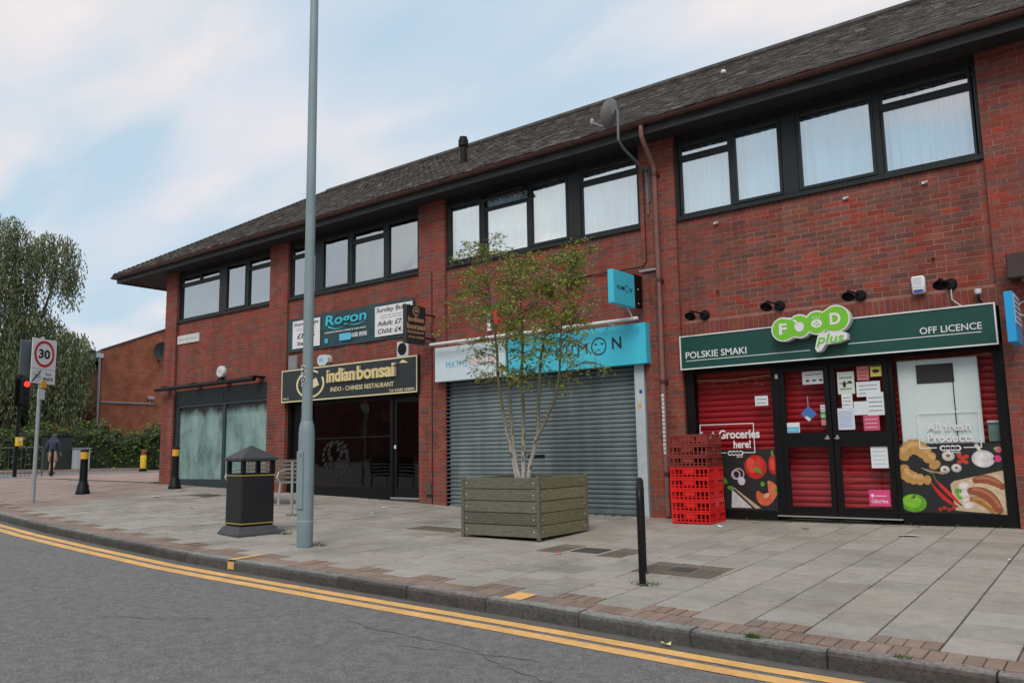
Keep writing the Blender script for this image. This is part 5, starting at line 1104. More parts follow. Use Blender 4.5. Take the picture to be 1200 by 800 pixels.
# crates
crn = ['brown-red crate at the very top of the stack','faded brown-red crate second from the top of the stack','lowest of the three faded brown-red crates in the stack','topmost bright red crate, just under the brown-red ones','second bright red crate from the top in the stack','middle one of the five bright red crates','bright red crate resting on the bottom crate','bottom red crate standing on the pavement']
def crate_mesh(m, mname):
    b = MB(); L_, D, Hc = .29, .27, .152
    b.box(-L_,L_,-D,D,.0,.008)
    for sgn in (-1,1):
        for ax in (0,1):
            a, o_ = (L_, D) if ax == 0 else (D, L_)
            def bar(u0,u1,v0,v1,t0=0,t1=.012):
                y0_, y1_ = (-o_+t0, -o_+t1) if sgn < 0 else (o_-t1, o_-t0)
                e = .0006*ax
                if ax == 0: b.box(u0,u1,y0_,y1_,v0,v1)
                else: b.box(y0_,y1_,max(u0,-a+.013),min(u1,a-.013),v0+e,v1-e)
            bar(-a,a,.0085,.024,-.004,.012); bar(-a,a,.128,Hc,-.008,.012)
            nn = 9 if ax == 0 else 8
            for k in range(nn+1):
                u_ = -a + (2*a-.016)*k/nn; bar(u_, u_+.016, .0245, .1275)
            bar(-.075,.075,.07,.127,-.001,.0115); bar(-a,a,.052,.062,.002,.010)
    return b.mesh(mname, m)
cm1, cm2 = crate_mesh(CRATE, 'crate'), crate_mesh(CRATED, 'faded_crate')
cx0, cy0 = -5.17, -.42; cz0 = zg(cx0, cy0)+.004
for k in range(8):
    zc = cz0+k*.1555; top = 7-k; j = trr.uniform
    o = bpy.data.objects.new('crate', cm2 if k >= 5 else cm1); COL.objects.link(o); o.location = (cx0+j(-.008,.008)-(0.02 if k>=5 else 0), cy0+j(-.008,.008)+(.02 if k>=5 else 0), zc); o.rotation_euler = (0,0,R(2)+j(-.025,.025))
    props(o, crn[top], 'crate', 'stacked crates beside the grocery window')
# bollards
def bollard(x, y, label, H=1.0, grp='black bollards with amber bands on the corner'):
    z = gnd(x, y); t = thing('bollard', label, 'bollard', (x, y, z), 0, grp)
    m_ = MB(); m_.lathe([(.15,-.02),(.15,.05),(.13,.09),(.118,.2),(.095,.24),(.085,.3),(.078,H-.16),(.0,H-.155)], (0,0,0), 16); LB('body', m_, BLACK, t, smooth=True)
    m_ = MB(); m_.lathe([(.079,H-.22),(.083,H-.22),(.083,H-.06),(.079,H-.06)], (0,0,0), 16); LB('amber_band', m_, AMBER, t, smooth=True)
    m_ = MB(); m_.lathe([(.088,H-.06),(.092,H-.045),(.08,H-.015),(.04,H),(0,H+.002)], (0,0,0), 16); LB('cap', m_, BLACK, t, smooth=True)
    return t
b1 = bollard(-19.0, -2.72, 'black bollard with amber band, left of the two, standing alone on the open pavement')
b2 = copy_tree(b1); b2.location = (-18.6, -.75, gnd(-18.6,-.75)); b2['label'] = 'black bollard with amber band, right of the two, against the corner pier of the building'
b3 = thing('bollard', 'yellow bollard with black foot and red top across the side street by the hedge', 'bollard', (-36.6, 7.98, zroad(-36.6)+.04))
m_ = MB(); m_.lathe([(.17,0),(.17,.1),(.1,.14),(.0,.15)], n=12); LB('foot', m_, BLACK, b3); m_ = MB(); m_.lathe([(.12,.14),(.13,.2),(.13,.7),(.12,.74)], n=12); LB('body', m_, YEL, b3, smooth=True); m_ = MB(); m_.lathe([(.1,.745),(.11,.86),(.09,.98),(0,1.0)], n=12); LB('top', m_, mat('dull_red',(.25,.04,.03),.6), b3, smooth=True)
# slim steel post behind the lamp post
t = thing('steel_post', 'slim grey post just left of and behind the lamp post', 'post', (-11.3,-2.85,gnd(-11.3,-2.85))); m_ = MB(); m_.lathe([(.022,0),(.022,.88),(.0,.89)], n=10); LB('shaft', m_, GREY, t, smooth=True); m_ = MB(); m_.lathe([(.06,0),(.06,.012),(.02,.016)], n=10); LB('foot_plate', m_, GREY, t)
# bench
bl = (-13.62, -1.80); bzz = gnd(*bl)
bt = thing('bench', 'slatted bench with curved steel arms behind the litter bin', 'bench', (bl[0], bl[1], bzz), R(4))
m_ = MB()
for k in range(5): 
    m_ = MB(); m_.bbox(-.75,.75,.20+.03*(.7+0*k)-.0,.225+.03,.46+k*.078-.0,.46+k*.078+.055,b=.004,col=(.17,.14,.12)); LB('back_slat', m_, WOOD, bt)
for k in range(5):
    m_ = MB(); m_.bbox(-.75,.75,-.22+k*.088,-.22+k*.088+.07,.40,.425,b=.004,col=(.17,.14,.12)); LB('seat_slat', m_, WOOD, bt)
for s_ in (-.76, .76):
    m_ = MB(); m_.tube([(s_,.27,.84),(s_,.25,.4),(s_,.28,0)], .02, 8); m_.tube([(s_,-.2,.4),(s_,-.24,0)], .02, 8); m_.tube([(s_,-.2,.4),(s_,.25,.4)], .018, 8); LB('leg_frame', m_, STEEL, bt, smooth=True)
    m_ = MB(); m_.tube([(s_,-.2,.4),(s_,-.28,.5),(s_,-.24,.6),(s_,-.05,.645),(s_,.24,.65)], .016, 8); LB('armrest', m_, STEEL, bt, smooth=True)
# speed limit sign
sx, sy = -17.67, -4.29; sz = gnd(sx, sy)
sp = thing('speed_sign', 'grey post with square 30 speed limit plate facing the road, left of the bollards', 'sign', (sx, sy, sz), R(-63))
# local axes: face looks along local -y ; world normal angle 27 deg -> rotation = 27+90 = 117 -> use R(117)
sp.rotation_euler = (0, 0, R(117))
m_ = MB(); m_.lathe([(.038,-.02),(.038,3.33),(0,3.35)], n=12); LB('post', m_, GREY, sp, smooth=True)
m_ = MB(); m_.bbox(-.33,.33,-.06,-.045,2.68,3.29,b=.004); LB('plate', m_, WHITE, sp); m_ = MB(); m_.bbox(-.33,.33,-.06,-.045,2.38,2.67,b=.004); LB('lower_plate', m_, WHITE, sp)
def lring(cx, cz, ri, ro, y, m, th, n=32, nm='ring'):
    b = MB()
    for k in range(n):
        a0, a1 = 2*math.pi*k/n, 2*math.pi*(k+1)/n; b.face([(cx+r_*math.cos(a), y, cz+r_*math.sin(a)) for r_, a in ((ri,a0),(ri,a1),(ro,a1),(ro,a0))])
    return LB(nm, b, m, th)
def ltext(s, m, th, x0, x1, z0, z1, y, bold=.01):
    v, f = text_v(s, bold); lo, hi = v.min(0), v.max(0); u_ = (v-lo)/(hi-lo+1e-9); mb = MB(); mb.v = [(x0+p[0]*(x1-x0), y-p[2]*.002, z0+p[1]*(z1-z0)) for p in u_]; mb.f = list(f); mb.c = [None]*len(f); return LB('lettering', mb, m, th)
lring(0, 2.985, .215, .275, -.0615, REDP, sp, nm='red_ring'); ltext('30', INK, sp, -.155,.155, 2.89,3.08, -.0615, .035)
lring(-.17, 2.525, .1, .107, -.0615, INK, sp); ltext('20', INK, sp, -.24,-.1, 2.48,2.57, -.0615, 0); m_ = MB(); m_.quad((-.31,-.0622,2.41),(-.28,-.0622,2.40),(-.05,-.0622,2.64),(-.08,-.0622,2.65)); LB('slash', m_, INK, sp); ltext('Zone', INK, sp, .05,.22, 2.56,2.61, -.0615, 0); ltext('ENDS', INK, sp, .0,.27, 2.45,2.51, -.0615, .02)
m_ = MB(); m_.bbox(.02,.30,.05,.07,2.6,3.3,b=.01) if False else m_.bbox(-.50,-.06,.06,.085,2.53,3.23,b=.01); LB('rear_plate', m_, mat('plate_back',(.12,.15,.16),.6), sp)
m_ = MB(); m_.box(-.04,.1,-.07,-.04,2.3,2.44); LB('amber_disc', m_, AMBER, sp); m_ = MB(); m_.box(-.1,.08,-.06,-.045,2.06,2.27); LB('small_plate', m_, DIRTYW, sp)
# traffic light
tx, ty = -30.75, .35; tz_ = zk(-30.75)
tl_ = thing('traffic_light', 'black traffic light showing red with yellow push-button box, at the far left crossing', 'traffic light', (tx, ty, tz_), R(100))
m_ = MB(); m_.lathe([(.06,0),(.06,5.0),(0,5.02)], n=10); LB('pole', m_, BLACK, tl_, smooth=True)
m_ = MB(); m_.bbox(.04,.62,-.2,-.12,2.35,3.55,b=.02) if False else m_.bbox(-.26,.26,-.14,-.11,2.4,3.4,b=.02); LB('backboard', m_, BLACK, tl_); m_ = MB(); m_.bbox(-.15,.15,-.36,-.141,2.46,3.34,b=.03); LB('head', m_, BLACK, tl_)
for k, (m2, z_) in enumerate(((mat('red_lamp',(1,.025,.02),.3,emit=1.6), 3.17),(BLACK, 2.9),(BLACK, 2.63))): m_ = MB(); m_.lathe([(.1,0),(.1,.012),(0,.02)], (0,-.361,z_), 16, axis='-y'); LB('signal_lens', m_, m2, tl_)
m_ = MB(); m_.bbox(-.1,.1,-.2,-.06,1.05,1.35,b=.01); LB('push_button_box', m_, YEL, tl_); m_ = MB(); m_.box(-.05,.05,-.215,-.201,1.22,1.3); LB('button_panel', m_, WHITE, tl_)
# guard rail
gr_ = thing('guard_rail', 'grey pedestrian guard rail at the far left edge behind the speed sign', 'railing', (-31.2, .9, zk(-31.2)))
RAILM = mat('dull_rail', (.07,.085,.085), .6)
m_ = MB()
def rl_(p, q, r_): mm = MB(); mm.tube([p, q], r_, 6); return mm
a_, b_ = Vector((-33.4,-.9,zk(-33))), Vector((-30.7,1.2,zk(-30.7)))
for z_ in (.12, 1.0): B('rail', rl_(tuple(a_+Vector((0,0,z_))), tuple(b_+Vector((0,0,z_))), .022), RAILM, gr_)
for k in range(24):
    t = k/23; p = a_+(b_-a_)*t; big_ = k in (0, 11, 23); B('post' if big_ else 'baluster', rl_(tuple(p), tuple(p+Vector((0,0,1.0))), .024 if big_ else .008), RAILM, gr_)
t = thing('short_post', 'short dark post at the end of the guard rail', 'post', (-30.3,1.35,zk(-30.3))); m_ = MB(); m_.lathe([(.05,0),(.045,.95),(0,.97)], n=10); LB('shaft', m_, BLACK, t, smooth=True)
# utility cabinets
t = thing('utility_cabinet', 'small pale grey street cabinet against the hedge', 'cabinet', (-41.6,7.45,zroad(-41)+.12)); m_ = MB(); m_.bbox(-.2,.2,-.35,.35,0,1.0,b=.02); LB('body', m_, mat('pale_cabinet',(.36,.42,.44),.5), t); m_ = MB(); m_.box(-.24,.24,-.39,.39,1.0,1.04); LB('lid', m_, GREY, t); m_ = MB(); m_.box(.201,.206,-.01,.01,.1,.9); LB('door_seam', m_, BLACK, t)
t = thing('large_cabinet', 'tall dark green utility cabinet in front of the hedge, behind the walking person', 'cabinet', (-42.1,6.5,zroad(-41)+.12)); m_ = MB(); m_.bbox(-.3,.3,-.6,.6,0,1.6,b=.03); LB('body', m_, mat('dark_cabinet',(.012,.02,.016),.6), t); m_ = MB(); m_.box(-.33,.33,-.63,.63,1.6,1.66); LB('lid', m_, BLACK, t)

# ------------------------------------------------------------------ person (built with the Skin modifier, applied)
def skin(name, verts, edges, rad, m, parent, sub=2, root=0):
    me = bpy.data.meshes.new(name); me.from_pydata(verts, edges, []); o = bpy.data.objects.new(name, me); COL.objects.link(o)
    sk_ = o.modifiers.new('s', 'SKIN'); sk_.use_smooth_shade = True
    for i, r_ in enumerate(rad): v = me.skin_vertices[0].data[i]; v.radius = r_ if isinstance(r_, tuple) else (r_, r_); v.use_root = (i == root)
    o.modifiers.new('d', 'SUBSURF').levels = sub
    dg = bpy.context.evaluated_depsgraph_get(); m2 = bpy.data.meshes.new_from_object(o.evaluated_get(dg)); bpy.data.objects.remove(o)
    m2.materials.clear(); m2.materials.append(m); o = bpy.data.objects.new(name, m2); COL.objects.link(o); o.parent = parent; return o
pn_ = (-37.4, 4.35); pnz = zroad(pn_[0])
per = thing('person', 'person seen from behind in dark hooded jacket and tan shorts, crossing the side street', 'person', (pn_[0], pn_[1], pnz), R(40))
# local: walks along +y ; height 1.75
V = [(0,0,.93),(0,.0,1.08),(0,.01,1.25),(0,.01,1.42),(0,.02,1.50),(0,.04,1.58),(0,.05,1.66),(0,.045,1.73),
     (-.10,0,.88),(-.11,.10,.50),(-.10,.03,.12),(-.10,.14,.04),(.10,0,.88),(.11,-.02,.48),(.11,-.20,.14),(.11,-.12,.05),
     (-.19,.0,1.41),(-.25,-.06,1.14),(-.24,.05,.92),(-.23,.09,.83),(.19,.0,1.41),(.25,.05,1.14),(.25,.15,.93),(.24,.19,.85)]
Ed = [(0,1),(1,2),(2,3),(3,4),(4,5),(5,6),(6,7),(0,8),(8,9),(9,10),(10,11),(0,12),(12,13),(13,14),(14,15),(3,16),(16,17),(17,18),(18,19),(3,20),(20,21),(21,22),(22,23)]
Rd = [.13,.13,.14,.13,.06,.065,.095,.06,.095,.058,.042,.035,.095,.058,.042,.035,.06,.045,.035,.03,.06,.045,.035,.03]
SKIN = mat('skin', (.42,.25,.18), .6); JACK = mat('dark_jacket', (.035,.045,.075), .8, var=.2); TAN = mat('tan_shorts', (.3,.22,.14), .9, var=.1)
skin('body', V, Ed, Rd, SKIN, per)
fg = MB()
for hx_, hy, hz_ in ((-.23,.1,.82),(.24,.2,.84)):
    for k in range(5): fg.tube([(hx_+.0, hy-.03+.016*k, hz_), (hx_+(.01 if hx_>0 else -.01), hy-.03+.018*k, hz_-.05-.012*(2-abs(2-k)))], [.009,.006], 5)
LB('fingers', fg, SKIN, per)
JV = [(0,0,.90),(0,.0,1.08),(0,.01,1.27),(0,.01,1.42),(0,.02,1.52),(0,.03,1.62),(0,.04,1.72),(-.20,.0,1.40),(-.26,-.06,1.14),(-.25,.04,.93),(.20,.0,1.40),(.26,.05,1.14),(.26,.14,.94)]
skin('jacket', JV, [(0,1),(1,2),(2,3),(3,4),(4,5),(5,6),(3,7),(7,8),(8,9),(3,10),(10,11),(11,12)], [(.18,.15),(.17,.14),(.18,.15),(.17,.14),.11,.125,.09,.085,.065,.05,.085,.065,.05], JACK, per)
skin('shorts', [(0,0,.95),(0,0,.88),(-.10,.01,.8),(-.12,.10,.50),(.10,.0,.8),(.12,-.01,.50)], [(0,1),(1,2),(2,3),(1,4),(4,5)], [.15,.15,.12,.095,.12,.095], TAN, per)
for v_ in ((-.10,.14,.04),(.11,-.12,.06)): m_ = MB(); m_.bbox(v_[0]-.05,v_[0]+.05,v_[1]-.16,v_[1]+.13,v_[2]-.04,v_[2]+.05,b=.03); LB('shoe', m_, mat('shoe',(.05,.05,.055),.6), per, smooth=True)

# ------------------------------------------------------------------ far side: gable house, trees, hedge
gx = -50; gb = thing('brick_house', 'plain red brick gable end with white downpipe beyond the hedge', 'building', (gx, 16, .9))
m_ = MB(); yv = lambda s: 11.9+s
prof = [(12.2,.5),(12.2,7.9),(19.5,11.0),(26.8,7.9),(26.8,.5)]
m_.loft([[(gx,y,z) for y,z in prof],[(gx-.3,y,z) for y,z in prof]]); m_.loft([[(gx-.301,y,z-.9 if z > 1 else z) for y,z in prof],[(gx-8,y,z-.9 if z > 1 else z) for y,z in prof]]); B('wall', m_, brick_pattern('gable_brickwork', (.36,.11,.055), (.25,.08,.05), (.28,.14,.10)), gb)
m_ = MB()
for s_ in (1,-1):
    y0_, z0_ = (11.75,7.15) if s_ > 0 else (27.25,7.15); m_.loft([[(gx-.31,y0_,z0_),(gx-.31,19.5,10.38),(gx-.31,19.5,10.52),(gx-.31,y0_,z0_+.15)],[(gx-8.2,y0_,z0_),(gx-8.2,19.5,10.38),(gx-8.2,19.5,10.52),(gx-8.2,y0_,z0_+.15)]])
B('roof', m_, mat('house_roof',(.05,.045,.04),.9), gb)
m_ = MB()
for (ya_, za_), (yb2, zb2) in zip(prof[1:3], prof[2:4]): m_.loft([[(gx+.06,ya_,za_+.005),(gx+.06,yb2,zb2+.005),(gx+.06,yb2,zb2+.10),(gx+.06,ya_,za_+.10)],[(gx-.36,ya_,za_+.005),(gx-.36,yb2,zb2+.005),(gx-.36,yb2,zb2+.10),(gx-.36,ya_,za_+.10)]])
B('coping', m_, MATS['house_roof'], gb)
box('eaves_box', DIRTYW, gb, gx-.3,gx+.14,11.75,12.2,7.45,7.70); box('gutter', BLACK, gb, gx-8,gx+.2,11.45,11.69,7.7,7.86)
m_ = MB(); m_.tube([(gx+.1,12.0,7.44),(gx+.1,12.05,.8)], .07, 8); B('downpipe', m_, GREY, gb); m_ = MB(); m_.tube([(gx+.06,12.2,4.75),(gx+.06,15.6,4.75)], .05, 6); B('wall_pipe', m_, GREY, gb)
a = thing('floodlight', 'small pale floodlight on the brick gable end', 'floodlight', (gx+.1,15.3,5.0)); box('housing', GREY, a, gx+.051,gx+.3,15.1,15.5,5.0,5.22, b=.04); box('bracket', GREY, a, gx+.001,gx+.05,15.25,15.35,4.8,5.2)
a = thing('satellite_dish', 'dark satellite dish on the brick gable end, half hidden by the near building', 'satellite dish', (gx+.3,16.2,8.1)); m_ = MB(); m_.lathe([(0,.0),(.35,.05),(.62,.2),(.62,.23),(.33,.1),(0,.05)], (gx+.35,15.75,8.1), 18, axis='x'); B('dish', m_, mat('black_dish',(.03,.03,.032),.6), a, smooth=True); m_ = MB(); m_.tube([(gx,15.75,7.5),(gx+.4,15.75,7.6),(gx+.4,15.75,8.1)], .05, 6); B('mount', m_, BLACK, a)
# house glimpsed through the trees
gh = thing('far_house', 'pale far house with brown roof glimpsed through the trees behind the 30 sign', 'building', (-75,17,1)); m_ = MB(); m_.box(-80,-74,10,24,.8,7); B('wall', m_, mat('pale_render',(.45,.42,.38),.9), gh); m_ = MB(); m_.loft([[(-73.6,9.6,6.9),(-80.4,9.6,6.9),(-77,9.6,9.6)],[(-73.6,24.4,6.9),(-80.4,24.4,6.9),(-77,24.4,9.6)]]); B('roof', m_, mat('brown_roof',(.16,.07,.05),.9), gh)
for y_ in (12,15.5,19,22): 
    w_ = box('window', DARKF, gh, -73.99,-73.9,y_-.6,y_+.6,4.6,6.0); box('pane', WHITE, gh, -73.89,-73.86,y_-.5,y_+.5,4.7,5.9)

def foliage(name, mb_, parent): return B(name, mb_, LEAF, parent, kind='stuff')
frr = random.Random(99)
# hedge: bumpy core with leaf faces over it
hd = thing('hedge', 'long dense green hedge across the side street', 'hedge', (-46,5,.95))
Hp = [Vector((-52,-6)), Vector((-46.5,4.2)), Vector((-44.6,8.0)), Vector((-40.6,11.6)), Vector((-36,16)), Vector((-30,22))]
core = MB(); lf = MB(); HG = [(.05,.095,.025),(.075,.13,.03),(.12,.19,.045),(.16,.24,.06),(.09,.14,.04)]
for a_, b_ in zip(Hp[:-1], Hp[1:]):
    d = (b_-a_); ln = d.length; d.normalize(); nn = Vector((d.y, -d.x)); n_ = max(2, int(ln/.6))
    for k in range(n_):
        s0 = k*ln/n_; p = a_+d*s0; h = 2.0+.25*math.sin(s0*1.1+p.x)+frr.uniform(-.1,.1); q = a_+d*(s0+ln/n_); th_ = .55+frr.uniform(-.1,.1)
        core.loft([[(p.x+nn.x*th_*w_, p.y+nn.y*th_*w_, z) for w_, z in ((1,.7),(.95,h*.75+.8),(.5,h+.75),(-.5,h+.75),(-1,.7))],[(q.x+nn.x*th_*w_, q.y+nn.y*th_*w_, z) for w_, z in ((1,.7),(.95,h*.75+.8),(.5,h+.75),(-.5,h+.75),(-1,.7))]], (.02,.032,.012))
        for _ in range(int(150 if a_.x > -47 else 60)):
            u_ = frr.random(); side_ = frr.random(); r_ = p+d*(u_*ln/n_)
            cl = .5+.5*math.sin(r_.x*2.1+r_.y*1.3)
            if side_ < .7: z = .85+frr.random()**.8*(h-.2); off = .62+frr.uniform(-.12,.22)+.12*math.sin(z*3+r_.y*2); P_ = Vector((r_.x+nn.x*off, r_.y+nn.y*off, z))
            else: z = h+.85+frr.uniform(-.15,.28); off = frr.uniform(-.5,.65); P_ = Vector((r_.x+nn.x*off, r_.y+nn.y*off, z))
            leaf(lf, P_, .17, HG if frr.random() < .6 else HG[2:4], frr, .5)
B('core', core, LEAF, hd, kind='stuff'); foliage('foliage', lf, hd)
# weeping willow
wl = thing('willow_tree', 'tall weeping willow with hanging grey-green strands at the left edge', 'tree', (-49.5,7.2,1.0))
WG = [(.155,.19,.10),(.19,.23,.12),(.12,.155,.08),(.22,.25,.14),(.10,.135,.07),(.19,.19,.09)]
tk = MB(); tk.tube([(-49.5,7.2,.8),(-49.6,7.1,3.5),(-49.3,7.0,6),(-48.9,6.9,9),(-48.7,6.6,12),(-48.6,6.5,14)], [.4,.32,.24,.12,.06,.03], 9); tk.tube([(-49.4,7.0,5.5),(-48.2,7.6,8),(-47.3,8.0,11),(-46.9,8.1,13)], [.2,.11,.05,.02], 7); tk.tube([(-49.4,7.1,4.5),(-48,8,6),(-46.8,8.7,7.5)], [.2,.12,.05], 7); tk.tube([(-49.5,7.1,5),(-51,6,8),(-51.6,5.4,12)], [.25,.16,.06], 7)
B('trunk', tk, BARKD, wl, smooth=True)
fl_ = MB(); br_ = MB()
# clumps (pixel-free world positions): centre, radii, strand length
lobes = [((-49.4,6.0,14.3),(1.5,1.3,.9),4.5,70),((-48.2,6.6,12.8),(.9,1.0,.8),3.5,34),((-47.2,7.8,13.2),(1.25,1.2,.9),3.2,70),((-46.6,8.3,11.8),(.7,.8,.6),2.6,30),((-50.5,5.2,12.5),(1.6,1.4,1.1),5,60),((-49.2,6.2,10.6),(1.7,1.6,1.3),6,110),((-47.9,7.5,9.0),(1.3,1.3,.9),5,80),((-46.5,8.7,7.9),(1.0,1.0,.7),4.0,66),((-48.7,7.2,7.4),(1.8,1.6,1.0),5,90),((-51,5.5,8),(2,1.6,1.5),5.5,80),((-46.9,8.6,6.2),(1.1,1.1,.6),3.6,60)]
for (c, rr_, sl, ns) in lobes:
    ns = int(ns*1.7)
    c = Vector(c)
    for _ in range(ns):
        a = frr.uniform(0, 6.283); e = frr.uniform(-.2,1.0); q = Vector((math.cos(a)*math.sqrt(max(0,1-e*e))*rr_[0], math.sin(a)*math.sqrt(max(0,1-e*e))*rr_[1], e*rr_[2]))*frr.uniform(.55,1.08)
        p = c+q; dr_ = Vector((q.x,q.y,0))*.08; L_ = sl*frr.uniform(.35,1.0); n_ = int(L_/.16)
        tone = frr.uniform(.75,1.25); sw_ = frr.uniform(0,6.28)
        for k in range(n_):
            p = p + dr_*(1-k/n_)*.5 + Vector((.03*math.sin(sw_+k*.4), .03*math.cos(sw_+k*.33), -.16))
            if p.z < 2.2: break
            for _2 in range(2):
                s_ = frr.uniform(.16,.30); a2 = frr.uniform(0,6.283); w_ = .038; cc_ = WG[frr.randrange(6)]; cc_ = tuple(v*tone for v in cc_)
                o_ = p+Vector((frr.uniform(-.12,.12), frr.uniform(-.12,.12), frr.uniform(-.08,.08))); dd_ = Vector((math.cos(a2)*.45, math.sin(a2)*.45, -1)).normalized(); u_ = Vector((-math.sin(a2), math.cos(a2), 0))
                fl_.quad(tuple(o_-u_*w_*.3), tuple(o_+dd_*s_*.5-u_*w_), tuple(o_+dd_*s_), tuple(o_+dd_*s_*.5+u_*w_), col=cc_)
        
foliage('foliage', fl_, wl)
# other trees: crown of small leaf faces gathered in clumps round limbs
def tree_(name, label, base, H, rx, cols, n=5000, clumps=26, size=.3, shape='round', cat='tree'):
    t = thing(name, label, cat, base); b = Vector(base); tk = MB(); top = b+Vector((frr.uniform(-.3,.3),frr.uniform(-.3,.3),H*.93)); tk.tube([tuple(b-Vector((0,0,.3))), tuple(b.lerp(top,.5)+Vector((.15,.1,0))), tuple(top)], [H*.025+.05,H*.018+.03,.03], 7); f_ = MB()
    cl = []
    for k in range(clumps):
        h = frr.uniform(.18,1.0) if shape == 'cone' else frr.uniform(.3,1.0); a = frr.uniform(0,6.283)
        rr2 = rx*(1.05-h) if shape == 'cone' else rx*math.sqrt(max(.05,1-((h-.62)/.42)**2)); r_ = rr2*frr.uniform(.35,1.0); c = b+Vector((math.cos(a)*r_, math.sin(a)*r_, h*H)); cl.append((c, rx*frr.uniform(.2,.38)*(1.2-.5*h), frr.uniform(.75,1.25)))
        tk.tube([tuple(b.lerp(top,max(.12,h-.2))), tuple(c)], [.05,.015], 4)
    for k in range(n):
        c, r_, tone = cl[k % clumps]; q = Vector((frr.gauss(0,1),frr.gauss(0,1),frr.gauss(0,.7))); q = q.normalized()*r_*frr.uniform(.4,1.15)
        leaf(f_, c+q, size, [tuple(v*tone for v in cc_) for cc_ in cols], frr, .6)
    B('trunk', tk, BARKD, t); foliage('foliage', f_, t); return t
DG = [(.045,.075,.032),(.06,.095,.04),(.08,.12,.045)]
tree_('conifer_tree', 'dark conical evergreen just left of the brick gable end', (-56,15.6,.9), 7.6, 2.6, DG, 5200, 34, .3, 'cone')
tree_('broadleaf_tree', 'dark rounded tree behind the willow and the 30 sign', (-60,12.5,.9), 8.2, 3.4, [(.045,.065,.025),(.06,.08,.03),(.035,.05,.02)], 5000, 30, .34)
tree_('broadleaf_tree', 'low mid-green tree filling the gap under the willow', (-52,9.6,.9), 5.2, 2.6, [(.05,.075,.025),(.07,.1,.03),(.035,.05,.02)], 4500, 28, .26)
tree_('broadleaf_tree', 'dark leafy tree at the far left edge behind the hedge', (-54,4.0,.9), 7.5, 3.6, DG, 5200, 30, .32)
tree_('broadleaf_tree', 'dark green tree behind the traffic light', (-56,8,.9), 6.5, 3.0, DG, 4500, 28, .3)
tree_('shrub', 'small upright shrub between the hedge and the corner of the shops', (-40.4,12.2,.8), 3.6, 1.0, [(.05,.07,.025),(.07,.09,.03)], 1500, 14, .16, cat='shrub')
# low concrete seat-like wall by the hedge near the corner
a = thing('low_wall', 'short pale low wall showing between the hedge and the corner pier', 'wall', (-37.2,10.6,.8)); box('coping', DIRTYW, a, -37.5,-36.9,9.6,12.5,1.45,1.55); box('wall_body', mat('dim_wall',(.1,.1,.09),.9), a, -37.45,-36.95,9.62,12.5,.6,1.449)

# ------------------------------------------------------------------ other side of the road (unseen; houses added to darken reflections in the shop glass)
ops = thing('added_terrace', 'unseen brick houses added across the road to darken the glass reflections', 'building', (-5,-34,0))
m_ = MB(); m_.box(-130,30,-42,-34,-.3,7.5); B('wall', m_, BP, ops); m_ = MB(); m_.loft([[(-130.3,-33.6,7.4),(-130.3,-42.4,7.4),(-130.3,-38,10.4)],[(30.3,-33.6,7.4),(30.3,-42.4,7.4),(30.3,-38,10.4)]]); B('roof', m_, mat('house_roof',(.05,.045,.04),.9), ops)
m_ = MB(); m_.box(-120,100,-33.9,-17.0,-.3,.12); B('opposite_pavement', m_, SLAB if False else REDPAV, kind='structure')

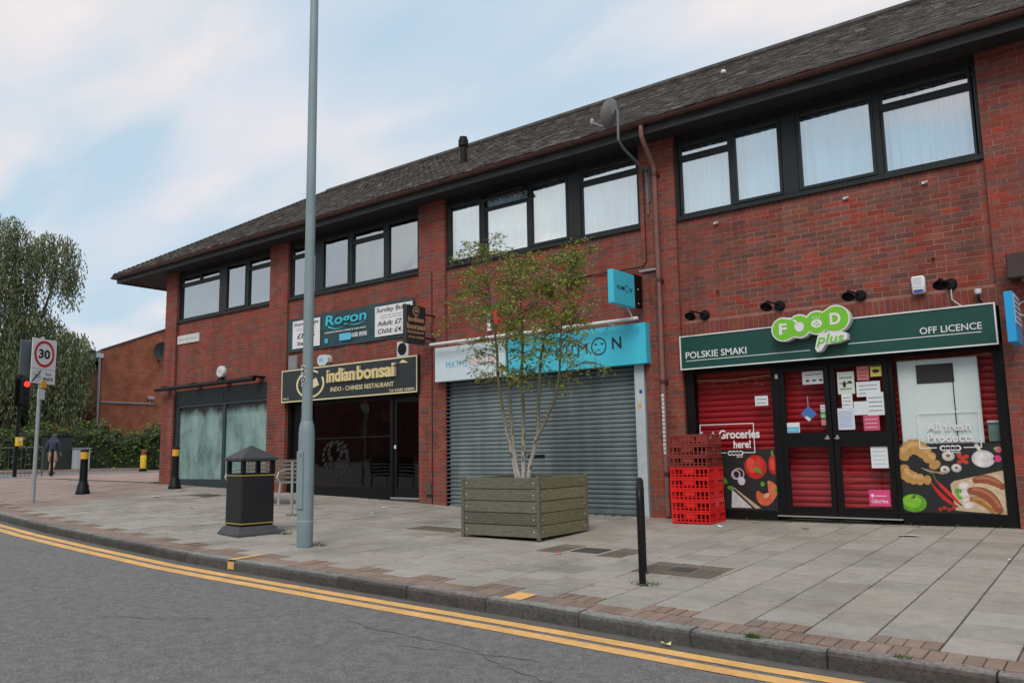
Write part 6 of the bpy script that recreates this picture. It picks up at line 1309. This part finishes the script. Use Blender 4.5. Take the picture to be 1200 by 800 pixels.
# ------------------------------------------------------------------ litter, weeds
LT = [(-2.28,-1.02,.30,.16,'flat pale sheet of paper on the slabs before the right grocery window'),(-3.54,-.82,.16,.09,'crumpled white paper on the slabs below the grocery doors'),(-2.9,-1.55,.05,.04,'tiny white scrap on the slabs between the grocery doors and kerb'),(-4.62,-.95,.09,.05,'white scrap on the slabs right of the crates'),(-5.2,-3.9,.06,.05,'pink scrap on the slabs between the planter and the hoop stand'),(-1.12,-2.4,.05,.04,'white scrap near the right edge of the pavement'),(-10.9,-1.15,.16,.08,'white scrap below the restaurant door'),(-10.4,-1.9,.07,.05,'white scrap between the restaurant door and the planter'),(-16.8,-2.2,.3,.2,'pale litter on the pavement right of the left bollard'),(-13.9,-3.1,.16,.1,'white litter on the pavement left of the bin'),(-2.75,-6.18,.10,.05,'pale yellow scrap in the gutter by the kerb'),(-17.9,-1.0,.25,.3,'pale blue litter at the foot of the right-hand bollard')]
for k, (x, y, w_, d_, lab) in enumerate(LT):
    z = (zg(x,y)+.004) if y > -6.1 else zroad(x)+.009; m_ = MB(); P = []
    for j in range(7): a = j/7*6.283; P.append((x+math.cos(a)*w_/2*frr.uniform(.7,1), y+math.sin(a)*d_/2*frr.uniform(.7,1), z+frr.uniform(.002,.03 if w_ < .2 else .015)))
    i = len(m_.v); c_ = (x, y, z+.012); 
    for j in range(7): m_.face([c_, P[j], P[(j+1) % 7]])
    mm = PINK if 'pink' in lab else (mat('pale_yellow',(.6,.6,.25),.7) if 'yellow' in lab else (mat('pale_blue',(.4,.5,.62),.7) if 'blue' in lab else PAP))
    o = B('litter', m_, mm); props(o, lab, 'litter', 'litter on the ground')
wd = MB()
def tuft(x, y, z, r_, n, h):
    for _ in range(n):
        a = frr.uniform(0,6.283); q = frr.random()**.5*r_; px_, py_ = x+math.cos(a)*q, y+math.sin(a)*q*.6; t = frr.uniform(0,6.283); g_ = frr.uniform(.7,1.3); hh = h*frr.uniform(.4,1)
        wd.face([(px_,py_,z),(px_+.012*math.cos(t),py_+.012*math.sin(t),z),(px_+.03*math.cos(t+1),py_+.03*math.sin(t+1),z+hh)], (.09*g_,.16*g_,.03*g_))
for x in (-2.2,-1.27): tuft(x, -6.02, zk(x), .05, 60 if x < -2 else 22, .035)
for x, y in ((-8.22,-4.85),(-9.55,-4.35),(-10.2,-4.5),(-9.9,-4.2)): tuft(x, y, gnd(x,y), .22, 120, .03)
tuft(-3.62,-4.9,gnd(-3.62,-4.9),.16,80,.025); tuft(-11.3,-2.85,gnd(-11.3,-2.85),.12,60,.05)
for _ in range(60): x = frr.uniform(-5.4,-1.3); tuft(x, -.02, zg(x,-.02), .03, 6, .04)
for _ in range(50): x = frr.uniform(-20,-6.2); tuft(x, -.09, zg(x,-.09), .03, 6, .035)
B('weeds', wd, LEAF, kind='stuff')
print('objects', len(bpy.data.objects))
